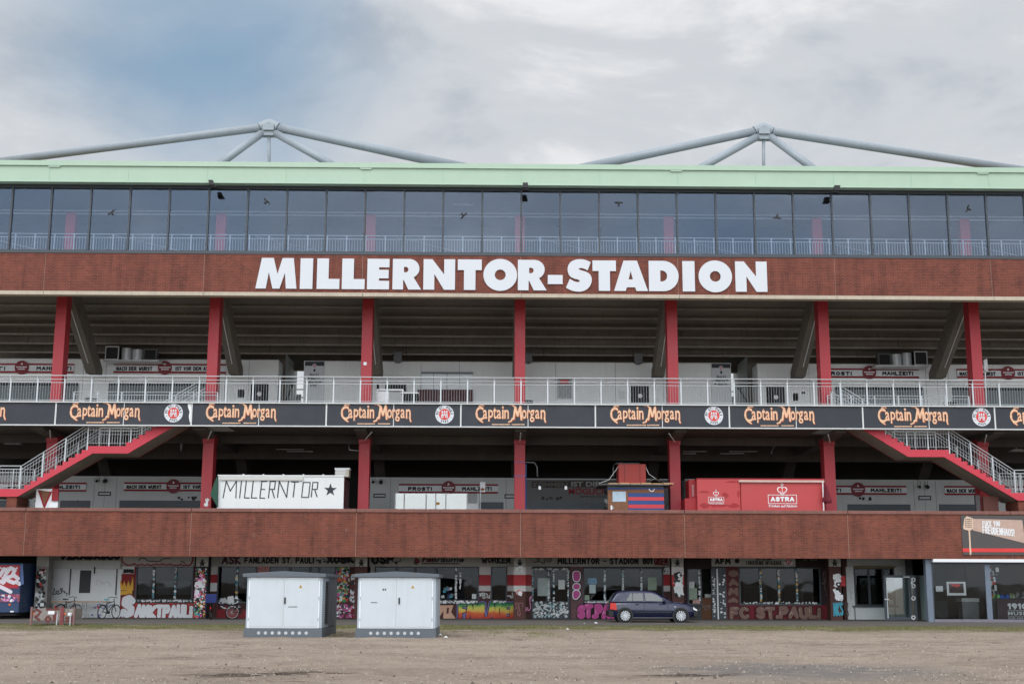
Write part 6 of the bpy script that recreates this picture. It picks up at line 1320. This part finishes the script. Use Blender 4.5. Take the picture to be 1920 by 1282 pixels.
# car
def car():
    X, Yn, Wd = P(1142.6,1150,61.1)[0], 61.1, 1.72
    t = thing('parked_car', 'dark navy hatchback with silver wheel covers parked facing right on the asphalt', 'car', (X, Yn, .03))
    hw = Wd/2
    # x, z bottom, z belt/deck, half width
    low = [(0,.42,.62,.60),(.03,.30,.80,.72),(.12,.24,.92,.79),(.35,.22,.965,.83),(.9,.20,.965,.855),(1.6,.20,.955,.86),(2.3,.20,.945,.86),(2.85,.20,.93,.855),(3.2,.21,.90,.84),(3.6,.22,.845,.81),(3.88,.24,.76,.76),(4.05,.27,.64,.68),(4.13,.34,.52,.56)]
    def loft(secs, name, m, sm=True):
        mb = MB(); n = len(secs[0])
        for s in secs: mb.v += [tuple(p) for p in s]
        for i in range(len(secs)-1):
            for q in range(n-1): a = i*n+q; mb.f.append((a, a+1, a+n+1, a+n)); mb.m.append(0)
        for b in (0, (len(secs)-1)*n): mb.f.append(tuple(range(b, b+n))); mb.m.append(0)
        return mb.build(name, m, t, smooth=sm)
    def sec(x, zb, zt, w):
        pr = [(-.80*w,zb),(-.97*w,zb+.08),(-w,zb+(zt-zb)*.45),(-.985*w,zb+(zt-zb)*.75),(-.93*w,zt-.03),(-.80*w,zt+.012),(0,zt+.035)]
        pr += [(-a, b) for a, b in reversed(pr[:-1])]
        return [(X+x, Yn+hw+a, .03+b) for a, b in pr]
    loft([sec(*s) for s in low], 'body', CARB)
    cab = [(.06,.93,.96,.80),(.20,.95,1.16,.765),(.36,.95,1.36,.715),(.50,.95,1.415,.69),(1.0,.95,1.455,.675),(1.5,.95,1.46,.675),(1.95,.95,1.435,.675),(2.18,.94,1.385,.68),(2.60,.93,1.18,.73),(2.98,.91,.945,.79)]
    def sec2(x, zb, zt, w):
        wb = .815 if x < 2.6 else .80; pr = [(-wb,zb),(-(wb*.25+w*.75) if zt > 1.2 else -wb,zb+(zt-zb)*.62),(-w,zt-.05 if zt > 1.1 else zt-.01),(-w*.86,zt),(0,zt+.02)]
        pr += [(-a, b) for a, b in reversed(pr[:-1])]
        return [(X+x, Yn+hw+a, .03+b) for a, b in pr]
    loft([sec2(*s) for s in cab], 'cabin', CARB)
    def side(pts, name, m, par=None, out=.0, both=True):
        for sg in ((-1, 1) if both else (-1,)):
            mb = MB(); v = []
            for x, z in pts:
                f = max(0, min(1, (z-.95)/.45)); w = .825*(1-f)+.70*f+.012+out; v.append((X+x, Yn+hw+sg*w, .03+z))
            i = len(mb.v); mb.v += v+[(a, b-sg*.01, c) for a, b, c in v]; n = len(v); mb.f.append(tuple(range(n))); mb.m.append(0); mb.f.append(tuple(range(2*n-1, n-1, -1))); mb.m.append(0)
            for q in range(n): mb.f.append((q, (q+1)%n, n+(q+1)%n, n+q)); mb.m.append(0)
            mb.build(name, m, t)
    side([(.80,.99),(1.60,.985),(1.58,1.34),(1.0,1.33)], 'rear_side_window', GLC); side([(1.70,.985),(2.66,.98),(2.26,1.25),(2.02,1.34),(1.68,1.35)], 'front_side_window', GLC)
    side([(1.09,.99),(1.12,.99),(1.14,1.34),(1.11,1.34)], 'window_bar', CARK, out=.005)
    mb = MB(); mb.face([(X+2.24,Yn+.24,1.41),(X+2.24,Yn+Wd-.24,1.41),(X+2.96,Yn+Wd-.13,.995),(X+2.96,Yn+.13,.995)]); mb.face([(X+2.24,Yn+.24,1.40),(X+2.24,Yn+Wd-.24,1.40),(X+2.96,Yn+Wd-.13,.985),(X+2.96,Yn+.13,.985)]); mb.build('windscreen', GLC, t)
    mb = MB(); mb.face([(X+.335,Yn+.22,1.37),(X+.335,Yn+Wd-.22,1.37),(X+.055,Yn+Wd-.14,1.01),(X+.055,Yn+.14,1.01)]); mb.face([(X+.345,Yn+.22,1.375),(X+.345,Yn+Wd-.22,1.375),(X+.095,Yn+Wd-.14,1.01),(X+.095,Yn+.14,1.01)]); mb.build('rear_window', GLC, t)
    for y0 in (Yn+.005, Yn+Wd-.065): MB().prism([(X+.03,.63),(X+.36,.60),(X+.30,.92),(X+.06,.93)], y0, y0+.06).build('tail_lamp', TAILR, t)
    for y0 in (Yn+.10, Yn+Wd-.40): MB().prism([(X+3.95,.62),(X+4.10,.56),(X+4.12,.63),(X+3.93,.75)], y0, y0+.3).build('headlight', mat('lamp_clear', (214,220,224), .15, coat=1.), t)
    for x0 in (-.03, 3.95): MB().prism([(X+x0,.30),(X+x0+.24,.26),(X+x0+.24,.56),(X+x0,.56)] if x0 < 1 else [(X+x0,.27),(X+x0+.2,.32),(X+x0+.2,.50),(X+x0,.54)], Yn+.06, Yn+Wd-.06).build('bumper', CARK, t, bevel=.03)
    for sg, yy in ((-1, Yn-.012), (1, Yn+Wd+.0)): MB().box(X+1.18, X+2.92, yy, yy+.012, .47, .53).build('side_moulding', CARK, t); MB().box(X+1.1, X+2.95, yy, yy+.012, .235, .27).build('sill_trim', mat('sill_grey', (88,92,98), .5), t)
    for y0 in (Yn-.13, Yn+Wd-.02): MB().prism([(X+2.50,1.0),(X+2.68,1.0),(X+2.66,1.12),(X+2.52,1.11)], y0, y0+.15).build('wing_mirror', CARB, t, bevel=.015)
    for hx in (1.32, 2.42): MB().box(X+hx-.10, X+hx+.07, Yn-.03, Yn-.005, .86, .89).build('door_handle', CARB, t, bevel=.008)
    mb = MB()
    for dx in (1.64, 2.74): mb.box(X+dx-.006, X+dx+.006, Yn-.004, Yn+.01, .30, .93)
    mb.box(X+.62, X+.626, Yn+.003, Yn+.02, .62, .93); mb.build('door_gap', INKB, t)
    MB().box(X+3.05, X+3.10, Yn+.0, Yn+.02, .74, .77).build('side_indicator', WHT, t)
    for wx in (.74, 3.34):
        MB().disc(X+wx, .345, .385, Yn-.006, Yn+.06, 28).build('wheel_arch', BLK, t); MB().disc(X+wx, .345, .385, Yn+Wd-.06, Yn+Wd+.006, 28).build('wheel_arch', BLK, t)
        for yy in (Yn-.035, Yn+Wd-.165):
            w = MB().disc(X+wx, .345, .315, yy, yy+.20, 28).build('wheel', RUBBER, t, bevel=.02); mb = MB(); fy = yy-.004 if yy < Yn else yy+.196
            mb.disc(X+wx, .345, .235, fy-.004, fy+.006, 28, 1); n = 13
            for k in range(n):
                a = 2*math.pi*k/n; da = .135; mb.flat([(X+wx+r*math.cos(a+b), .345+r*math.sin(a+b)) for r, b in ((.06,-.25),(.23,-da),(.23,da),(.06,.25))], fy-.008)
            mb.disc(X+wx, .345, .07, fy-.014, fy-.0085, 14, 0)
            o = mb.build('wheel_cover', [CHROME, BLK]); o.parent = w; o.matrix_parent_inverse = Matrix.Translation((0,0,0)); o.matrix_parent_inverse = parent_inv(t)
            o.matrix_parent_inverse = (Matrix.Translation(t.location) @ w.matrix_parent_inverse).inverted()
car()
# bicycles: modelled along x, then turned
def bicycle(label, x, Y, yaw, frame_m, crate=False, small=None, lean=0.):
    t = thing('bicycle', label, 'bicycle', (0,0,0), 'bicycles by the shop fronts')
    for wx in (0, 1.05):
        w = MB().torus((wx,0,.34), .325, .022, 'y', 28, 6).build('wheel', RUBBER, t, smooth=True); mb = MB().torus((wx,0,.34), .295, .010, 'y', 24, 4)
        for k in range(10): a = math.pi*k/10; mb.tube([(wx+.29*math.cos(a),0,.34+.29*math.sin(a)),(wx-.29*math.cos(a),0,.34-.29*math.sin(a))], .0035, 3)
        mb.build('rim', ALU, w)
    mb = MB()
    for p, q in (((0,0,.34),(.42,0,.30)),((.42,0,.30),(.30,0,.85)),((.42,0,.30),(.88,0,.72)),((.32,0,.74),(.86,0,.84)),((0,0,.34),(.32,0,.72)),((.84,0,.98),(.92,0,.62)),((.92,0,.62),(1.05,0,.34))): mb.tube([p, q], .022, 6)
    mb.build('frame', frame_m, t, smooth=True)
    MB().tube([(.72,-.28,1.0),(.82,-.12,1.06),(.84,0,1.03),(.82,.12,1.06),(.72,.28,1.0)], .016, 6).build('handlebar', BLK, t)
    MB().prism([(.14,.90),(.42,.90),(.44,.94),(.16,.97)], -.07, .07).build('saddle', small or BLK, t, bevel=.02)
    MB().tube([(.42,-.10,.30),(.42,.10,.30)], .06, 10).box(.38, .46, -.16, -.10, .13, .16).box(.38, .46, .10, .16, .44, .47).build('crank', BLK, t)
    MB().torus((0,0,.34), .36, .012, 'y', 20, 4).build('mudguard', frame_m, t)
    MB().prism([(-.34,.52),(-.30,.52),(-.32,.62),(-.36,.62)], -.03, .03).build('rear_lamp', TAILR, t)
    if crate: MB().prism([(-.34,1.22),(.20,1.22),(.14,.80),(-.28,.80)], -.26, .26).build('crate', mat('crate_blue', (28,44,104), .5), t, bevel=.02)
    t.location = (x, Y, .03); t.rotation_euler = (lean, 0, yaw); return t
bicycle('black bicycle leaning behind the rusty barrier in front of the white shutter', P(113,1150,65.9)[0], 65.9, R_(60), BLK)
bicycle('dark bicycle with turquoise saddle beside the painted crown', P(196,1150,65.4)[0], 65.0, R_(68), mat('bike_grey', (60,70,72), .5), small=mat('saddle_turquoise', (70,180,190), .5))
bicycle('bicycle with a blue delivery crate in front of the sticker pillar', P(392,1150,64.6)[0]+.2, 64.0, R_(100), mat('bike_black', (32,34,38), .4), crate=True)
bicycle('dark bicycle half hidden behind the left cabinet', P(438,1150,65.6)[0], 65.3, R_(25), BLK)
t = thing('wall_bench', 'long narrow wooden bench on white trestles in front of the white shutter', 'bench', (P(150,1158,66.6)[0],66.6,.03))
x0, x1, z0, z1 = RC(94, 1126, 204, 1128.5, 66.6); MB().box(x0, x1, 66.5, 66.95, z0, z0+.05).build('top', WOODP, t)
for px in (97, 148, 156, 198):
    x = P(px, 1140, 66.6)[0]; MB().tube([(x,66.5,.03),(x+.12,66.72,z0)], .02, 6).tube([(x+.05,66.95,.03),(x+.12,66.72,z0)], .02, 6).build('leg', ALU, t)
# rusty barrier box
Yq = 55.6; x0, x1, z0, z1 = RC(59, 1140, 139, 1172, Yq); xm_ = P(117, 1150, Yq)[0]
t = thing('rusty_barrier', 'low rusty box barrier with scrawled paint and red posts at the asphalt edge', 'barrier', (x0,Yq,0))
RSG = mat('rusty_grey_sheet', (140,134,130), .8, var=.25, scale=4, streak=.8, dirt=(92,52,44))
MB().box(x0+.05, xm_-.05, Yq, Yq+1.2, .22, z1-.02).build('box_left', RSG, t); MB().box(xm_+.05, x1-.05, Yq+.03, Yq+1.2, .22, z1-.02).build('box_right', RSG, t)
for a, w, m in ((x0,.04,mat('post_faded', (130,100,98), .8, var=.25, scale=7)),(xm_,.07,mat('post_red', (126,62,66), .75, var=.2, scale=7)),(x1,.03,mat('post_faded', (160,110,112)))): MB().box(a-w, a+w, Yq-.06, Yq-.003, .0, P(60,1137,Yq)[1]).build('post', m, t)
for a in (P(107,1160,Yq)[0], P(132,1160,Yq)[0]): MB().box(a-.02, a+.02, Yq-.03, Yq-.002, 0, .5).build('support', GALV, t)
mb = MB(); brs = mat('scrawl_brown', (104,58,56), .8, var=.2, scale=8)
for pts in ([(63,1146),(68,1142),(76,1146),(72,1152),(66,1156),(74,1162)],[(88,1142),(98,1142),(110,1141)],[(85,1160),(90,1155),(95,1160),(90,1166),(85,1160)],[(101,1150),(101,1163)],[(106,1150),(103,1160)],[(124,1158),(137,1158)],[(124,1164),(136,1164),(137,1155)]): stroke(mb, [P(a, b, Yq-.01) for a, b in pts], .05, Yq-.004, 0, 5)
mb.build('scrawl', brs, t)
for px in ((90,1144.5,102,1151),(127,1148,134,1153.5)): mb = MB(); pbox(mb, px, Yq-.02, Yq-.012); mb.build('plate', WHT, t)
for px in ((62,1148,64,1152),(120.5,1148,123,1152),(138,1148,140.5,1152)): mb = MB(); pbox(mb, px, Yq-.035, Yq-.022); mb.build('reflector', ORNG, t)
# litter
for k, (px, py, lab) in enumerate(((825,1191,'crumpled white paper by the right corner of the right cabinet, nearer the cabinet'),(836,1194,'crumpled white paper right of the right cabinet, the lower one'),(1117,1169,'flat white litter on the asphalt left of the car'),(1096,1170,'tiny pale litter on the asphalt left of the flat white litter'),(1064,1181,'white litter on the grass strip below the entrance doors'))):
    lo, hi = 20, 100
    for _ in range(50):
        mY = (lo+hi)/2
        if P(px, py, mY)[1] < 0: hi = mY
        else: lo = mY
    x = P(px, py, lo)[0]; rd = random.Random(k); mb = MB(); n = 7; s = .09 if k != 3 else .05; base = gz(x, lo)+(.03 if lo > 57.5 else 0)
    ring = [(x+s*math.cos(q*6.28/n)*rd.uniform(.6,1.2), lo+s*math.sin(q*6.28/n)*rd.uniform(.6,1.2), base+rd.uniform(0,.02)) for q in range(n)]; i = len(mb.v); mb.v += ring+[(x, lo, base+s*.7)]
    for q in range(n): mb.f.append((i+q, i+(q+1) % n, i+n)); mb.m.append(0)
    tag(mb.build('litter', WHT), lab, 'litter', 'litter on the ground')

# ------------------------------------------------------------------ roof tubes with their bolted nodes
def roof_tripod(apx, apy, Lp, Rp, l2, r2, post):
    Ya = 78.; ax, az = P(apx, apy, Ya); A = Vector((ax, Ya, az))
    f = MB().tube([A+Vector((-.55,0,-.12)), A+Vector((0,0,.12)), A+Vector((.55,0,-.12))], .34, 16).box(ax-.62, ax+.62, Ya-.25, Ya+.25, az-.72, az-.38).box(ax-.36, ax+.36, Ya-.40, Ya-.33, az-.42, az-.02).build('roof_node', STEEL, ST, bevel=.02)
    for (px, py, Y, r0, r1, off) in ((*Lp,.27,.30,-1),(*Rp,.27,.33,1)):
        e = Vector((P(px,py,Y)[0], Y, P(px,py,Y)[1])); s = A+Vector((off*.5,0,-.12)); d = (e-s).normalized()
        o = MB().tube([s, e], r0, 20, r2=r1).build('roof_tube', STEEL, ST, smooth=True); mb = MB()
        for q in (.35, .55, .8, 1.05):
            c = s+d*q; u = d.cross(Vector((0,1,0))).normalized(); w = d.cross(u)
            for k in range(14): a = 2*math.pi*(k+.5*(q*10 % 2))/14; p = c+(u*math.cos(a)+w*math.sin(a))*(r0+.01); mb.tube([p-d*.02+(p-c)*.0, p+(p-c).normalized()*.05], .026, 5)
        b = mb.build('bolt', DGRY); b.parent = o; b.matrix_parent_inverse = parent_inv(ST); b['kind'] = 'stuff'
        c = s+d*1.25; mb = MB().tube([c-d*.03, c+d*.03], r0+.05, 20); b = mb.build('flange', STEEL); b.parent = o; b.matrix_parent_inverse = parent_inv(ST)
    for (px, py, Y, off) in ((*l2,-1),(*r2,1)):
        e = Vector((P(px,py,Y)[0], Y, P(px,py,Y)[1])); s = A+Vector((off*.45,-.1,-.55)); d = (e-s).normalized(); o = MB().tube([s, e], .245, 18).build('roof_strut', STEEL, ST, smooth=True); mb = MB()
        for q in (.25, .5, .75):
            c = s+d*q; u = d.cross(Vector((0,1,0))).normalized(); w = d.cross(u)
            for k in range(12): a = 2*math.pi*k/12; p = c+(u*math.cos(a)+w*math.sin(a))*.255; mb.tube([p, p+(p-c).normalized()*.05], .026, 5)
        b = mb.build('bolt', DGRY); b.parent = o; b.matrix_parent_inverse = parent_inv(ST); b['kind'] = 'stuff'
    MB().tube([A+Vector((0,0,-.6)), Vector((P(*post,Ya)[0], Ya, P(*post,Ya)[1]))], .10, 12).build('roof_post', STEEL, ST, smooth=True)
roof_tripod(505, 236, (-40,308,94), (905,322,80), (392,322,76), (646,322,76), (505,330))
roof_tripod(1431, 243, (1050,324,80), (1985,330,94), (1290,328,76), (1546,332,76), (1432,336))
for o in list(bpy.data.objects):
    if o.type == 'MESH' and len(o.data.polygons) == 0: bpy.data.objects.remove(o)
